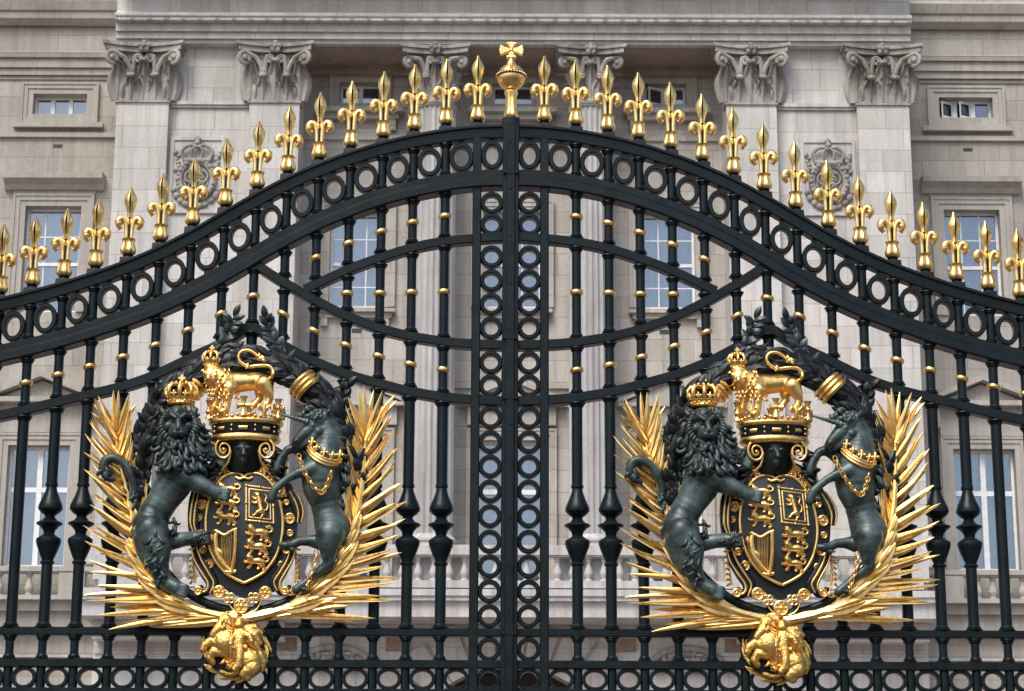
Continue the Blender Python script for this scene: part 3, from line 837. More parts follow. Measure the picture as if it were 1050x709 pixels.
def curve(pts, s, n=8):
    return [Vector((s*(p.x+0.013)-0.013, 0, p.z)) for p in spline([U(u, v) for u, v in pts], n)]
def zat(path, X):
    for a, b in zip(path, path[1:]):
        lo, hi = (a, b) if a.x <= b.x else (b, a)
        if lo.x <= X <= hi.x and hi.x - lo.x > 1e-9:
            t = (X-lo.x)/(hi.x-lo.x); return lo.z + (hi.z-lo.z)*t, (hi.z-lo.z)/(hi.x-lo.x)
    return None

RAIL = lambda h, d, c=0.006: [(h/2, d-c), (h/2-c, d), (-h/2+c, d), (-h/2, d-c), (-h/2, -d+c), (-h/2+c, -d), (h/2-c, -d), (h/2, -d+c)]
UP = [(0, .058), (-.006, .064), (-.020, .064), (-.026, .050), (-.088, .046), (-.094, .040), (-.094, -.040), (-.088, -.046), (-.026, -.050), (-.020, -.064), (-.006, -.064), (0, -.058)]
LO = [(-.325, .044), (-.331, .050), (-.372, .050), (-.376, .056), (-.392, .066), (-.440, .066), (-.450, .056), (-.450, -.056), (-.440, -.066), (-.392, -.066), (-.376, -.056), (-.372, -.050), (-.331, -.050), (-.325, -.044)]

# gold fleur-de-lis: shared meshes
fx, fz = 0.00672, 0.0072
def lobed(mb, prof, c=(0, 0, 0), groove=0.26, seg=44, flat=0.9, gr_from=0.0):
    """turned body with a black groove down the front and the back"""
    n = len(prof); v = []; f = []; mt = []
    for r, z in prof:
        for k in range(seg):
            a = 2*math.pi*k/seg; q = abs(math.sin(a/1.0))
            front = min(a, 2*math.pi-a); back = abs(a-math.pi); w = min(front, back)
            rr = r*(1 - 0.09*abs(math.sin(2*a)))           # four soft ridges
            if w < groove*0.5: rr *= 0.62
            v.append((c[0]+rr*math.sin(a), c[1]-rr*math.cos(a)*flat, c[2]+z))
    for i in range(n-1):
        for k in range(seg):
            l = (k+1) % seg
            a = 2*math.pi*(k+0.5)/seg; w = min(min(a, 2*math.pi-a), abs(a-math.pi))
            f.append((i*seg+k, i*seg+l, (i+1)*seg+l, (i+1)*seg+k)); mt.append(1 if w < groove*0.75 else 0)
    f.append(tuple(range(seg-1, -1, -1))); f.append(tuple(range((n-1)*seg, n*seg))); mt += [0, 0]
    for q in (0, 1):
        mb.mat(q); 
        idx = [i for i in range(len(f)) if mt[i] == q]
        if q == 0: b = len(mb.v); mb.v.extend(v)
        for i in idx:
            mb.f.append(tuple(b+j for j in f[i])); mb.m.append(q)
    mb.mat(0)

def make_finial(parent):
    mb = MB()
    # leafy cup at the foot
    cup = [(5.4, 0), (7.4, 1.4), (8.2, 3.8), (7.9, 6.0), (6.7, 9.0), (6.0, 11.6), (6.3, 13.8), (7.3, 15.6), (5.4, 15.2), (4.2, 13.0)]
    mb.lathe([(r*fx, z*fz) for r, z in cup], (0, 0, 0), 40, mod=lambda a, z: 1 - 0.15*abs(math.cos(a*5))**2*(1 if z > 1.2*fz else 0.3))
    # stems and drooping lobes
    for sx in (-1, 1):
        pth = [(2.4, 10), (2.5, 18), (2.9, 26), (4.0, 31.5), (6.4, 35.2), (9.0, 35.8), (11.0, 33.4), (10.9, 29.6), (9.3, 27.2), (7.7, 27.6)]
        rad = [2.0, 2.0, 2.2, 2.7, 3.3, 3.7, 3.9, 3.5, 2.5, 1.2]
        p = spline([(sx*x*fx, -0.004, z*fz) for x, z in pth], 5)
        mb.tube(p, [r*fx for r in lerp_list(rad, len(p))], 12)
        mb.ball((sx*10.6*fx, -0.003, 31.4*fz), 3.9*fx, 12, 8)
        d = [(9.6, 28.4), (10.1, 25.6), (9.9, 23.8)]
        mb.tube([(sx*x*fx, -0.008, z*fz) for x, z in d], [2.2*fx, 1.5*fx, 0.4*fx], 8)
        mb.tube([(sx*8.4*fx, -0.004, 27.8*fz), (sx*7.4*fx, -0.01, 26.8*fz), (sx*7.6*fx, -0.01, 25.6*fz)], [1.2*fx, 1.1*fx, 0.4*fx], 8)
    # spear
    sp = [(2.3, 30), (2.5, 34), (2.9, 37.5), (2.7, 40), (3.2, 43), (4.8, 48), (6.0, 52.5), (6.2, 55), (5.5, 58), (3.6, 61.5), (1.9, 64.5), (1.3, 66), (1.5, 67), (0.4, 68)]
    lobed(mb, [(r*fx*1.05, z*fz) for r, z in sp])
    mb.mat(1); mb.box(-1.2*fx, 1.2*fx, -0.013, 0.013, 12*fz, 36*fz)      # black strip in the gap between the stems
    mb.ball((0, -0.004, 36.5*fz), 2.3*fx, 8, 6)
    return mb.build('finial', [GOLD, IRON], parent, 55, local=True)

def flare(mb, x, z, up, r, y=0):
    h = 0.034 if up else -0.034
    pr = [(r*1.55, 0), (r*1.6, h*0.22), (r*1.28, h*0.40), (r*1.34, h*0.55), (r*1.02, h)]
    if not up: pr = pr[::-1]
    mb.lathe(pr, (x, y, z), 14)

ell_c = C(251, 500); ell_rx = 112*PX; ell_rz = 129*PX*1.035
XC = abs(ell_c.x)
COATDX = 3.50

def make_gate(s, label):
    root = thing('gate_leaf', (s*2.0, 0, 0), label, 'gate', 'leaves of the iron gates')
    top = curve(TOP, s); A = curve(CA, s); B = curve(CB, s); Cc = curve(CC, s)
    MBR = lambda: MB()
    def off(path, n):
        out = []
        for i in range(len(path)):
            t = path[min(i+1, len(path)-1)] - path[max(i-1, 0)]; t.normalize(); nn = Vector((-t.z, 0, t.x))
            if nn.z < 0: nn = -nn
            out.append(path[i] + nn*n)
        return out
    lob = off(top, -.450); lot = off(top, -.325); upb = off(top, -.094)
    mb = MB(); mb.sweep(top, UP); mb.build('top_rail', IRON, root, 30)
    mb = MB(); mb.sweep(top, LO); mb.build('arch_rail', IRON, root, 30)
    mb = MB(); mb.sweep(A, RAIL(.064, .042)); mb.build('curved_rail', IRON, root, 30)
    mb = MB(); mb.sweep(B, RAIL(.064, .0425)); mb.build('curved_rail', IRON, root, 30)
    i0 = min(range(len(Cc)), key=lambda i: -Cc[i].z)
    mb = MB(); mb.sweep(Cc[:i0+1], RAIL(.066, .043)); mb.sweep(Cc[i0:], RAIL(.066, .0432)); mb.build('curved_rail', IRON, root, 30)
    X0 = s*0.055; 
    def level(v): return U(0, v).z
    zr1, zr2, zr3 = level(649.6), level(682.2), level(712)
    def rail(z, h, d=.045, name='rail'):
        mb = MB(); mb.sweep([(min(0, s*XEND)-0.013*0, 0, z), (max(0, s*XEND), 0, z)], RAIL(h, d)); mb.build(name, IRON, root, 30)
    rail(zr1, .052); rail(zr2, .054); rail(zr3, .056); rail(1.45, .07, .046); rail(0.16, .09, .047)
    # meeting stile
    mb = MB(); xa, xb = sorted((s*0.004-0.013, s*0.056-0.013)); mb.bbox(xa, xb, -.075, .06, 0.06, level(131), .006)
    if s > 0:
        mb.bbox(-0.030-0.013, 0.030-0.013, -.092, -.0752, 0.06, level(130.6), .005)
    mb.build('meeting_stile', IRON, root, smooth=False)
    if s > 0:
        for v in (181, 350, 411, 651):
            mb = MB(); mb.box(-0.05-0.013, 0.05-0.013, -.098, -.07, level(v)-0.008, level(v)+0.008); mb.build('strap', IRON, root, smooth=False)
        for v in range(150, 700, 48):
            mb = MB(); mb.ball((-0.013, -.092, level(v)), 0.007, 8, 5); mb.build('rivet', IRON, root)
    # ring column beside the meeting stile
    Xs = U(FU[0], FV[0]).x + 0.013
    mb = MB(); zt = zat(lob, s*Xs-0.013)[0]; mb.bbox(s*Xs-0.013-.030, s*Xs-0.013+.030, -.050, .045, 0.2, zt+0.03, .006); mb.build('inner_stile', IRON, root, smooth=False)
    xr = s*(0.056+Xs-0.030)/2 - 0.013
    rw = (Xs-0.030-0.056)/2 + 0.005
    first = None
    vs = [209.2, 231.5, 264.3, 288.8, 313, 337.3, 372.6, 396.4, 429, 454, 479, 504.5, 530, 556, 581.5, 607, 632.5, 666.5]
    for v in vs:
        p = Vector((xr, 0, level(v)))
        if first is None:
            m = MB(); m.flatring((p.x, 0.0, p.z), rw, rw*1.01, .029, .034, 32, .006)
            first = m.build('ring', IRON, root, 30); fp = p
        else:
            o = first.copy(); COL.objects.link(o); o.parent = root; o.location = (p-fp)
    # scrolls of the bottom row
    # fleur row: posts, rings, finials
    fin = plinth0 = None
    Xk = [U(u, v).x + 0.013 for u, v in zip(FU, FV)]
    for k in range(len(FU)):
        x = s*Xk[k]-0.013
        if Xk[k] > XEND - 0.06: break
        zt, sl = zat(top, x); zf = zt + 0.047
        if fin is None:
            fin = make_finial(root); fin.location = Vector((x, 0, zf)) - root.location; f = fin
        else:
            f = fin.copy(); COL.objects.link(f); f.parent = root; f.location = Vector((x, 0, zf)) - root.location
        f.rotation_euler.z = random.uniform(-0.12, 0.12)
        m = MB()
        m.add([(x+dx, dy, zt+sl*dx-0.01) for dx, dy in ((-.05, -.05), (.05, -.05), (.05, .05), (-.05, .05))] + [(x+dx, dy, zt+0.022) for dx, dy in ((-.046, -.046), (.046, -.046), (.046, .046), (-.046, .046))],
              [(0, 3, 2, 1), (4, 5, 6, 7), (0, 1, 5, 4), (1, 2, 6, 5), (2, 3, 7, 6), (3, 0, 4, 7)])
        m.lathe([(.040, .022), (.036, .032), (.030, .037), (.037, .043), (.030, .052)], (x, 0, zt), 16)
        m.build('plinth', IRON, root, 30)
        za = zat(upb, x)[0]; zb = zat(lot, x)[0]
        m = MB(); r = .030
        if k == 0: m.bbox(x-.030, x+.030, -.045, .045, zb-.03, za+.03, .005)
        else:
            m.lathe([(r, zb-.03), (r, za+.03)], (x, 0, 0), 16)
            flare(m, x, zb+abs(sl)*r*0.5, True, r); flare(m, x, za-abs(sl)*r*0.5, False, r)
        m.build('post', IRON, root, 30)
    # rings between the posts
    first = None
    for k in range(len(FU)):
        xl = 0.056 if k == 0 else Xk[k-1] + .030
        xh = Xk[k] - .030
        if Xk[k] > XEND - 0.06: break
        x = s*(xl+xh)/2 - 0.013
        za = zat(upb, x)[0]; zb = zat(lot, x)[0]; z = (za+zb)/2
        m = MB(); m.flatring((x, 0, z), (xh-xl)/2+.004, .104, .033, .032, 36, .006)
        m.box(x-.012, x+.012, -.026, .026, z+.10, za+.012); m.box(x-.012, x+.012, -.0262, .0262, zb-.012, z-.10)
        m.build('ring', IRON, root, 30)
    # vertical bars
    for k in range(1, len(FU)):
        if Xk[k] > XEND - 0.05: break
        x = s*Xk[k]-0.013; r1, r2 = .0315, .0365
        plain = k >= 14
        ztop, sl0 = zat(lob, x)
        cr = []
        if zat(A, x) and Xk[k] < abs(A[-1].x)-0.02: cr.append(zat(A, x))
        if zat(B, x) and zat(B, x)[0] < ztop - 0.05: cr.append(zat(B, x))
        c3 = zat(Cc, x)
        cr.append(c3)
        # where the wreath ring takes the bar's place
        cxw = s*XC if s < 0 else -XC + COATDX
        dxn = (x - cxw)/ell_rx
        gap = None
        if abs(dxn) < 0.97:
            h = ell_rz*math.sqrt(1-dxn*dxn); gap = (ell_c.z-h, ell_c.z+h)
        m = MB()
        m.lathe([(r1, c3[0]), (r1, ztop+.03)], (x, 0, 0), 14)
        flare(m, x, ztop-abs(sl0)*r1*0.6, False, r1)
        vase = (not plain) and gap is None
        if gap is None:
            if vase:
                zz = lambda v: level(v)
                pr = [(r2, c3[0]), (r2, zz(498.5)), (.042, zz(498)), (.042, zz(500.5)), (.034, zz(501.5)), (.038, zz(505)), (.055, zz(512)), (.074, zz(518.5)), (.081, zz(522)), (.080, zz(524.5)), (.060, zz(528)), (.036, zz(530.5)), (.033, zz(532.5)), (.052, zz(536)), (.086, zz(538.3)), (.086, zz(539.6)), (.062, zz(542)), (.040, zz(546)), (.035, zz(549.5)), (.050, zz(551.5)), (.080, zz(554.5)), (.083, zz(557)), (.077, zz(561)), (.058, zz(569)), (.038, zz(576)), (.037, zz(577)), (.047, zz(578)), (.047, zz(579.5)), (r2, zz(581)), (r2, zr1)]
                m.lathe(pr[::-1], (x, 0, 0), 20)
            else: m.lathe([(r2, zr1), (r2, c3[0])], (x, 0, 0), 14)
        else:
            m.lathe([(r2, gap[1]-.02), (r2, c3[0])], (x, 0, 0), 14)
        lowm = m if gap is None else MB()
        if gap is not None and gap[0] > zr1: lowm.lathe([(r2, zr1), (r2, gap[0]+.02)], (x, 0, 0), 14)
        if gap is None or gap[0] > zr1+.06: flare(lowm, x, zr1+.026, True, r2)
        lowm.lathe([(.028, zr2), (.028, zr1)], (x, 0, 0), 14); flare(lowm, x, zr1-.026, False, .030); flare(lowm, x, zr2+.026, True, .030)
        lowm.lathe([(.030, 0.2), (.030, zr2)], (x, 0, 0), 14)
        if gap is not None: lowm.build('bar', IRON, root, 35)
        rr = r1
        for z, sl in cr:
            e = .032*math.sqrt(1+sl*sl) + abs(sl)*r1*0.9
            flare(m, x, z+e-.004, True, r1); flare(m, x, z-e+.004, False, r2 if (z, sl) == c3 else r1)
        b = m.build('bar', IRON, root, 35)
        lim = [(ztop, sl0)] + cr
        for (z1, s1), (z2, s2) in zip(lim, lim[1:]):
            if z1 - z2 < 0.24: continue
            zc = (z1 - .0 + z2)/2 + (0.01 if z1 is ztop else 0); sl = (s1+s2)/2*0.9
            c = MB(); ca, sa = math.cos(math.atan(sl)), math.sin(math.atan(sl))
            pr = [(.030, -.019), (.039, -.018), (.045, -.012), (.0475, -.004), (.0475, .004), (.045, .012), (.039, .018), (.030, .019)]
            c.lathe(pr, (0, 0, 0), 20)
            c.v = [(x + px*ca - pz*sa, py, zc + px*sa + pz*ca) for px, py, pz in c.v]
            c.build('collar', GOLD, b, 50)
    # bottom row of rings and the lower stage (below the picture)
    xs = [0.056] + [Xk[0]] + [Xk[k] for k in range(1, len(FU)) if Xk[k] < XEND-0.05]
    for a, b in zip(xs[1:], xs[2:]):
        x = s*(a+b)/2 - 0.013; m = MB(); m.flatring((x, 0, (zr2+zr3)/2), (b-a)/2-.024, (zr2-zr3)/2-.020, .024, .030, 28, .005); m.build('ring', IRON, root, 30)
    x = xr; m = MB(); m.flatring((x, 0, (zr2+zr3)/2), rw, (zr2-zr3)/2-.020, .024, .030, 28, .005); m.build('ring', IRON, root, 30)
    m = MB(); xa, xb = sorted((s*0.06-.013, s*XEND)); m.box(xa, xb, -.014, .014, 0.2, 1.42); m.build('kick_panel', IRON, root, smooth=False)
    m = MB(); xa, xb = sorted((s*(XEND-.09), s*XEND)); m.bbox(xa, xb, -.06, .06, 0.04, zat(top, s*(XEND-.09))[0]+.02, .008); m.build('hanging_stile', IRON, root, smooth=False)
    return root

gl = make_gate(-1, 'left leaf of the black iron gate with gold fleur-de-lis spikes, without the orb')
gr = make_gate(1, 'right leaf of the black iron gate, carrying the gold orb and cross at its edge')

# orb and cross over the meeting stile, carried by the right leaf
m = MB(); zb = U(0, 123).z
q = 0.0069
m.mat(1); m.bbox(-.060-.013, .060-.013, -.06, .06, U(0, 131).z-.005, zb-.004, .006); m.lathe([(.052, -.004), (.046, .012), (.036, .018)], (-.013, 0, zb), 20); m.mat(0)
pr = [(6.0, 1), (7.4, 3), (7.2, 6), (6.0, 10), (5.6, 15), (5.9, 20), (5.6, 24), (6.9, 28.2), (6.9, 29.6), (4.6, 31.4)]
m.lathe([(r*q, z*q) for r, z in pr], (-.013, 0, zb), 40, mod=lambda a, z: 1 - (0.17*abs(math.cos(a*3))**3 if z < 26*q else 0))
zo = zb + 45.2*q
m.ball((-.013, 0, zo), 14.0*q, 32, 22, (1, 1, 1))
m.mat(1); m.lathe([(13.6*q, -.012), (14.4*q, -.012), (14.4*q, .012), (13.6*q, .012)], (-.013, 0, zo+.012), 40)
m.tube([(-.013, -14.1*q*math.cos(t), zo+14.1*q*math.sin(t)) for t in [R(5+8*i) for i in range(10)]], .010, 6)
m.mat(0)
for i in range(30):
    a = 2*math.pi*i/30; m.ball((-.013+14.6*q*math.sin(a), -14.6*q*math.cos(a), zo+.012), .0088, 6, 5)
for i in range(6): t = R(14+12*i); m.ball((-.013, -14.7*q*math.cos(t), zo+14.7*q*math.sin(t)), .008, 6, 5)
m.lathe([(5.2*q, 12.6*q), (4.8*q, 15.0*q), (3.6*q, 18*q), (2.6*q, 20*q), (3.2*q, 21*q), (1.8*q, 23*q)], (-.013, 0, zo), 20)
zx = zo + 29.0*q
for k in range(4):
    a = k*math.pi/2; ca, sa = math.cos(a), math.sin(a); L = 11.2 if k in (0, 2) else 7.8
    pts = [(1.6, 0.6), (3.0, 2.0), (6.0, 2.6), (L-1.5, 4.7), (L, 5.0), (L+.2, 2.0), (L+1.0, 0), (L+.2, -2.0), (L, -5.0), (L-1.5, -4.7), (6.0, -2.6), (3.0, -2.0), (1.6, -0.6)]
    pp = [(-.013+(u*ca-v*sa)*q, zx+(u*sa+v*ca)*q) for u, v in pts]
    m.plate(pp, -.022-.0005*k, .022+.0005*k)
m.ball((-.013, 0, zx), 3.0*q, 12, 8, (1, 1.3, 1))
m.build('orb_and_cross', [GOLD, IRON], gr, 50)

# stone piers that carry the gates (outside the picture)
for s in (-1, 1):
    m = MB(); c = s*5.05
    m.bbox(c-.75, c+.75, -.75, .75, 0.5, 6.4, .03); m.bbox(c-.9, c+.9, -.9, .9, 0, 0.5, .05); m.bbox(c-.95, c+.95, -.95, .95, 6.4, 6.75, .06); m.bbox(c-.85, c+.85, -.85, .85, 6.75, 7.0, .04)
    o = m.build('gate_pier', STONE, None, smooth=False)
    o['label'] = 'square stone pier at the %s edge of the iron gates' % ('left' if s < 0 else 'right'); o['category'] = 'gate pier'; o['group'] = 'stone gate piers'
# ------------------------------------------------------------------ coat of arms
rnd = random.Random(11)
ORIG = C(247, 697, 10)
coat = thing('royal_coat_of_arms', ORIG, 'gilt and bronze royal coat of arms with lion and unicorn on the left gate leaf', 'coat of arms')

def CH(*pts):
    """chain of measured (x, y, depth, radius)"""
    return [(C(x, y, d), r*PX) for x, y, d, r in pts]
def CT(mb, pts, rad, seg=8, n=5, flat=1.0):
    """smooth tube through measured (x, y, depth)"""
    p = spline([C(*q) for q in pts], n)
    r = lerp_list(rad, len(p)) if isinstance(rad, (list, tuple)) else [rad]*len(p)
    mb.tube(p, [q*PX for q in r], seg, False, flat); return p
def CB_(mb, x, y, d, r, seg=10, rings=7, s=(1, 1, 1)): mb.ball(C(x, y, d), r*PX, seg, rings, s)
def lock(mb, x, y, d, ang, L, r, curl, dd=0.0, seg=7):
    """tapering lock of hair that ends in a curl; ang measured in the picture, 90 = down"""
    pts = []; rad = []; px, py, a = x, y, R(ang); n = 13
    for i in range(n+1):
        t = i/n
        pts.append(C(px, py, d + dd*t + 1.8*math.sin(math.pi*min(1, t*1.3)))); rad.append(PX*r*(0.75+0.5*math.sin(math.pi*t*0.9))*(1-0.55*t))
        st = L/n*(1.15-0.75*t); px += math.cos(a)*st; py += math.sin(a)*st; a += curl*(0.12+1.0*t*t)
    mb.tube(pts, rad, seg)
def blade(mb, x, y, ang, L, w, d0, d1, bend=0.0, ridge=0.42, n=9, shape='palm', roll=0.0):
    a = R(ang); ca, sa = math.cos(a), math.sin(a); v = []; f = []
    for i in range(n+1):
        t = i/n
        if shape == 'palm': ww = w*(0.45+0.55*min(1, t/0.25))*(1-t)**0.55 if t < 0.999 else 0.02*w
        else: ww = w*max(0.04, math.sin(math.pi*min(1, t*0.92+0.06))**0.8)
        b = bend*t*t*L
        cx, cy = x+ca*L*t - sa*b, y+sa*L*t + ca*b
        ta = a + math.atan(2*bend*t); nx, ny = -math.sin(ta), math.cos(ta)
        d = d0 + (d1-d0)*t + 1.2*math.sin(math.pi*t)
        h = ridge*ww
        rl = roll*ww
        v += [C(cx-nx*ww, cy-ny*ww, d-rl), C(cx-nx*ww*0.35, cy-ny*ww*0.35, d+h*0.45-rl*0.3), C(cx, cy, d+h), C(cx+nx*ww*0.35, cy+ny*ww*0.35, d+h*0.45+rl*0.3), C(cx+nx*ww, cy+ny*ww, d+rl), C(cx, cy, d-h*0.9-0.5)]
    for i in range(n):
        for k in range(6):
            l = (k+1) % 6; f.append((i*6+k, (i+1)*6+k, (i+1)*6+l, i*6+l))
    f.append(tuple(range(6))); f.append(tuple(range(n*6+5, n*6-1, -1)))
    mb.add(v, f)
def polyat(pts, t):
    """position and direction along a list of measured points"""
    L = [math.hypot(b[0]-a[0], b[1]-a[1]) for a, b in zip(pts, pts[1:])]; s = t*sum(L)
    for (a, b), l in zip(zip(pts, pts[1:]), L):
        if s <= l or (a, b) == (pts[-2], pts[-1]):
            q = s/l; return a[0]+(b[0]-a[0])*q, a[1]+(b[1]-a[1])*q, math.degrees(math.atan2(b[1]-a[1], b[0]-a[0]))
        s -= l
def smooth2(pts, n=8): return [(p.x, p.y) for p in spline([(a, b, 0) for a, b in pts], n)]

# --- plain ring that carries everything
def ell(t, k=1.0): return 251+112*k*math.cos(t), 500-129*k*math.sin(t)
m = MB(); m.tube([C(*ell(2*math.pi*i/72, 0.985), 6) for i in range(72)], 4.6*PX, 10, True)
ringo = m.build('wreath_ring', IRON, coat, 60)

# --- laurel wreath over the upper part
m = MB(); wl = MB()
core = [ell(R(a)) for a in range(-4, 188, 4)]
m.tube([C(x, y, 10) for x, y in core], [PX*q for q in lerp_list([4, 9, 13, 15, 15, 14.5, 13, 12, 9, 4], len(core))], 10)
for i in range(560):
    t = rnd.random(); a = R(-6 + 194*t); k = 1 + rnd.uniform(-0.14, 0.12)
    x, y = ell(a, k); side = 1 if a < math.pi/2 else -1
    tang = math.degrees(math.atan2(-129*math.cos(a), -112*math.sin(a)))   # direction of growing a
    # leaves lie along the wreath, growing towards the top
    ang = (tang if side > 0 else tang+180) + rnd.uniform(-34, 34) + (k-1)*260*(-1 if side > 0 else 1)
    env = 0.75 + 0.4*math.sin(max(0, min(math.pi, a)))
    d = 19*(1-abs(k-1)/0.18)**0.5 if abs(k-1) < 0.17 else 6
    d = 10 + d*0.62
    blade(m, x, y, ang, rnd.uniform(15, 25)*env, rnd.uniform(3.2, 4.8), d, d+rnd.uniform(-2, 5), rnd.uniform(-.25, .25), 0.35, 7, 'leaf', rnd.uniform(-.3, .3))
wr = m.build('laurel_wreath', LEAFB, coat, 40)
def sprig(pts, n, L, w, d):
    mb = MB(); pp = smooth2(pts, 5); CT(mb, [(x, y, d) for x, y in pp], [1.6, 0.8], 6, 1)
    for i in range(n):
        t = 0.05 + 0.95*i/n; x, y, a = polyat(pp, t); s = -1 if i % 2 else 1
        blade(mb, x, y, a + s*rnd.uniform(25, 58), L*(1-0.25*t)*rnd.uniform(0.8, 1.1), w, d+1, d+rnd.uniform(0, 7), rnd.uniform(-.25, .25), 0.35, 7, 'leaf', rnd.uniform(-.3, .3))
    x, y, a = polyat(pp, 1); blade(mb, x, y, a, L*0.9, w, d, d+3, 0.1, 0.35, 7, 'leaf')
    return mb
sprig([(222, 372), (229, 352), (237, 333), (240, 325)], 15, 16, 3.5, 14).build('sprig', BRONZE, wr, 40)
sprig([(300, 382), (288, 362), (277, 340), (273, 328)], 17, 17, 3.7, 14).build('sprig', BRONZE, wr, 40)
sprig([(150, 462), (151, 440), (157, 420), (163, 408)], 12, 20, 4.2, 20).build('sprig', LEAFB, wr, 40)
sprig([(352, 440), (350, 420), (352, 405), (356, 398)], 8, 17, 4.0, 6).build('sprig', LEAFB, wr, 40)
for cx, cy, an, w in ((313, 396, 46, 17), (199, 398, -46, 12.5)):
    mb = MB(); a = R(an); pts = []; rad = []
    for i in range(13):
        t = i/12-0.5; pts.append(C(cx+math.cos(a)*15*t, cy+math.sin(a)*15*t, 14)); rad.append(PX*w*(1.0+0.05*math.cos(t*2*math.pi*3)))
    mb.tube(pts, rad, 20); mb.build('gilt_band', GOLDR, wr, 50)

# --- palm branches
def palm(name, rach, side, tipfan):
    mb = MB(); pp = smooth2(rach, 8); n = len(pp)
    p = [C(x, y, 16+6*math.sin(math.pi*i/n)) for i, (x, y) in enumerate(pp)]
    mb.tube(p, [PX*q for q in lerp_list([5.5, 5, 4.2, 3.4, 2.6, 1.8], n)], 8)
    N = 30
    for i in range(N):
        t = 0.13 + 0.85*i/(N-1)
        x, y, a = polyat(pp, t)
        sp = lerp_list([18, 23, 31, 40, 44, 40, 33, 27, 22], 101)[int(t*100)]
        L = lerp_list([104, 100, 92, 78, 67, 61, 58, 57, 52], 101)[int(t*100)]
        w_ = lerp_list([5.2, 5.0, 4.6, 4.2, 4.0, 3.8, 3.6, 3.5, 3.4], 101)[int(t*100)]
        odd = i % 2
        blade(mb, x, y, a + side*(sp+rnd.uniform(-3, 3)+(5 if odd else 0)), L*rnd.uniform(.90, 1.04)*(.84 if odd else 1), w_*rnd.uniform(.85, 1.1), 17+4*odd, 17+rnd.uniform(-3, 9), side*rnd.uniform(-0.10, 0.05), 0.6, 10, 'palm', side*rnd.uniform(.0, .5))
        # blades of the inner side
        if t > 0.2 and (odd or t > .5):
            blade(mb, x, y, a - side*(rnd.uniform(19, 25)+9*t), L*rnd.uniform(0.55, 0.68)*(0.7 if t < 0.5 else 1.35), w_*.85, 19, 23+rnd.uniform(-2, 5), side*0.06, 0.6, 9, 'palm', -side*rnd.uniform(.0, .5))
        # broad sheaths that overlap along the lower stem
        if odd and t < .62:
            for q in (-1, 1):
                blade(mb, x-q*side*1.2, y, a + q*side*rnd.uniform(6, 12), rnd.uniform(34, 44)*(1.15 if t < .4 else .8), rnd.uniform(4.2, 5.4)*(1.2 if t < .4 else .8), 21, 24, -q*side*.10, 0.5, 8, 'leaf', q*side*.3)
    for i in range(9):      # long blades that start at the tie
        x, y, a = polyat(pp, .015+.016*i)
        blade(mb, x, y+rnd.uniform(-2, 2), a + side*rnd.uniform(-7, 16), rnd.uniform(62, 88), rnd.uniform(4.6, 5.8), 17+rnd.uniform(-2, 5), 20+rnd.uniform(-3, 5), side*rnd.uniform(-.1, .05), .55, 9, 'palm', rnd.uniform(-.4, .4))
    x, y, a = polyat(pp, 1)
    for q, L in tipfan: blade(mb, x, y, q, L, 3.9, 18, 20+rnd.uniform(-4, 9), rnd.uniform(-.08, .08), 0.5, 9, 'palm', rnd.uniform(-.3, .3))
    return mb.build(name, GOLD, coat, 26)
palm('palm_branch', [(243, 634), (219, 631), (192, 622), (164, 602), (147, 574), (139, 538), (130, 500), (122, 468), (119, 446)], -1,
     [(-128, 40), (-112, 44), (-97, 46), (-84, 46), (-70, 46), (-58, 38), (-142, 34)])
palm('palm_branch', [(250, 635), (280, 629), (305, 618), (335, 592), (356, 560), (367, 525), (372, 490), (374, 462), (375, 447)], 1,
     [(-58, 52), (-67, 50), (-80, 48), (-91, 52), (-101, 50), (-112, 44), (-48, 48)])

# --- cartouche behind the shield
def oval(cx, cy, pts): return [(C(x, y).x, C(x, y).z) for x, y in pts]
fo = smooth2([(251, 470), (272, 474), (292, 486), (303, 508), (306, 535), (303, 560), (293, 585), (276, 603), (262, 610), (251, 614), (240, 610), (224, 603), (208, 586), (198, 562), (194, 535), (197, 508), (209, 486), (230, 474), (251, 470)], 6)[:-1]
m = MB(); m.plate([(C(x, y).x, C(x, y).z) for x, y in fo][::-1], -11*PX, -2*PX)
cart = m.build('cartouche_frame', LEAFB, coat, 40)
m = MB()
GS = [[(203, 470), (207, 478), (206, 488), (202, 495)], [(205, 472), (210, 481), (209, 492)], [(199, 505), (196, 522), (195, 536), (198, 546)], [(203, 507), (200, 522), (199, 537), (201, 546)],
      [(196, 560), (199, 574), (207, 588), (213, 598), (211, 606), (204, 607), (203, 600)], [(201, 560), (206, 574), (214, 588), (219, 598), (215, 609)],
      [(297, 468), (293, 476), (293, 488), (297, 496)], [(301, 502), (308, 513), (311, 525), (309, 536)], [(297, 504), (303, 515), (306, 526), (305, 536)],
      [(304, 561), (299, 576), (292, 588), (287, 598), (290, 606), (298, 606), (300, 600)], [(299, 561), (294, 575), (287, 587), (281, 597), (284, 606)],
      [(233, 616), (238, 624), (245, 628), (250, 629), (258, 628), (264, 624), (268, 616)], [(228, 604), (233, 607), (236, 612), (233, 617)], [(273, 604), (268, 607), (265, 612), (268, 617)]]
for g_ in GS:
    m = MB(); CT(m, [(x, y, 14) for x, y in g_], [0.8, 1.35, 1.35, 0.9], 7); m.build('gilt_scroll', GOLD, cart, 60)
m = MB()   # black scroll bodies under the gilt lines
for g_ in GS[:12]:
    m = MB(); CT(m, [(x+(2.2 if x < 251 else -2.2), y+.5, 10) for x, y in g_], [2.5, 4.2, 4.2, 3], 8); m.build('scroll', LEAFB, cart, 60)
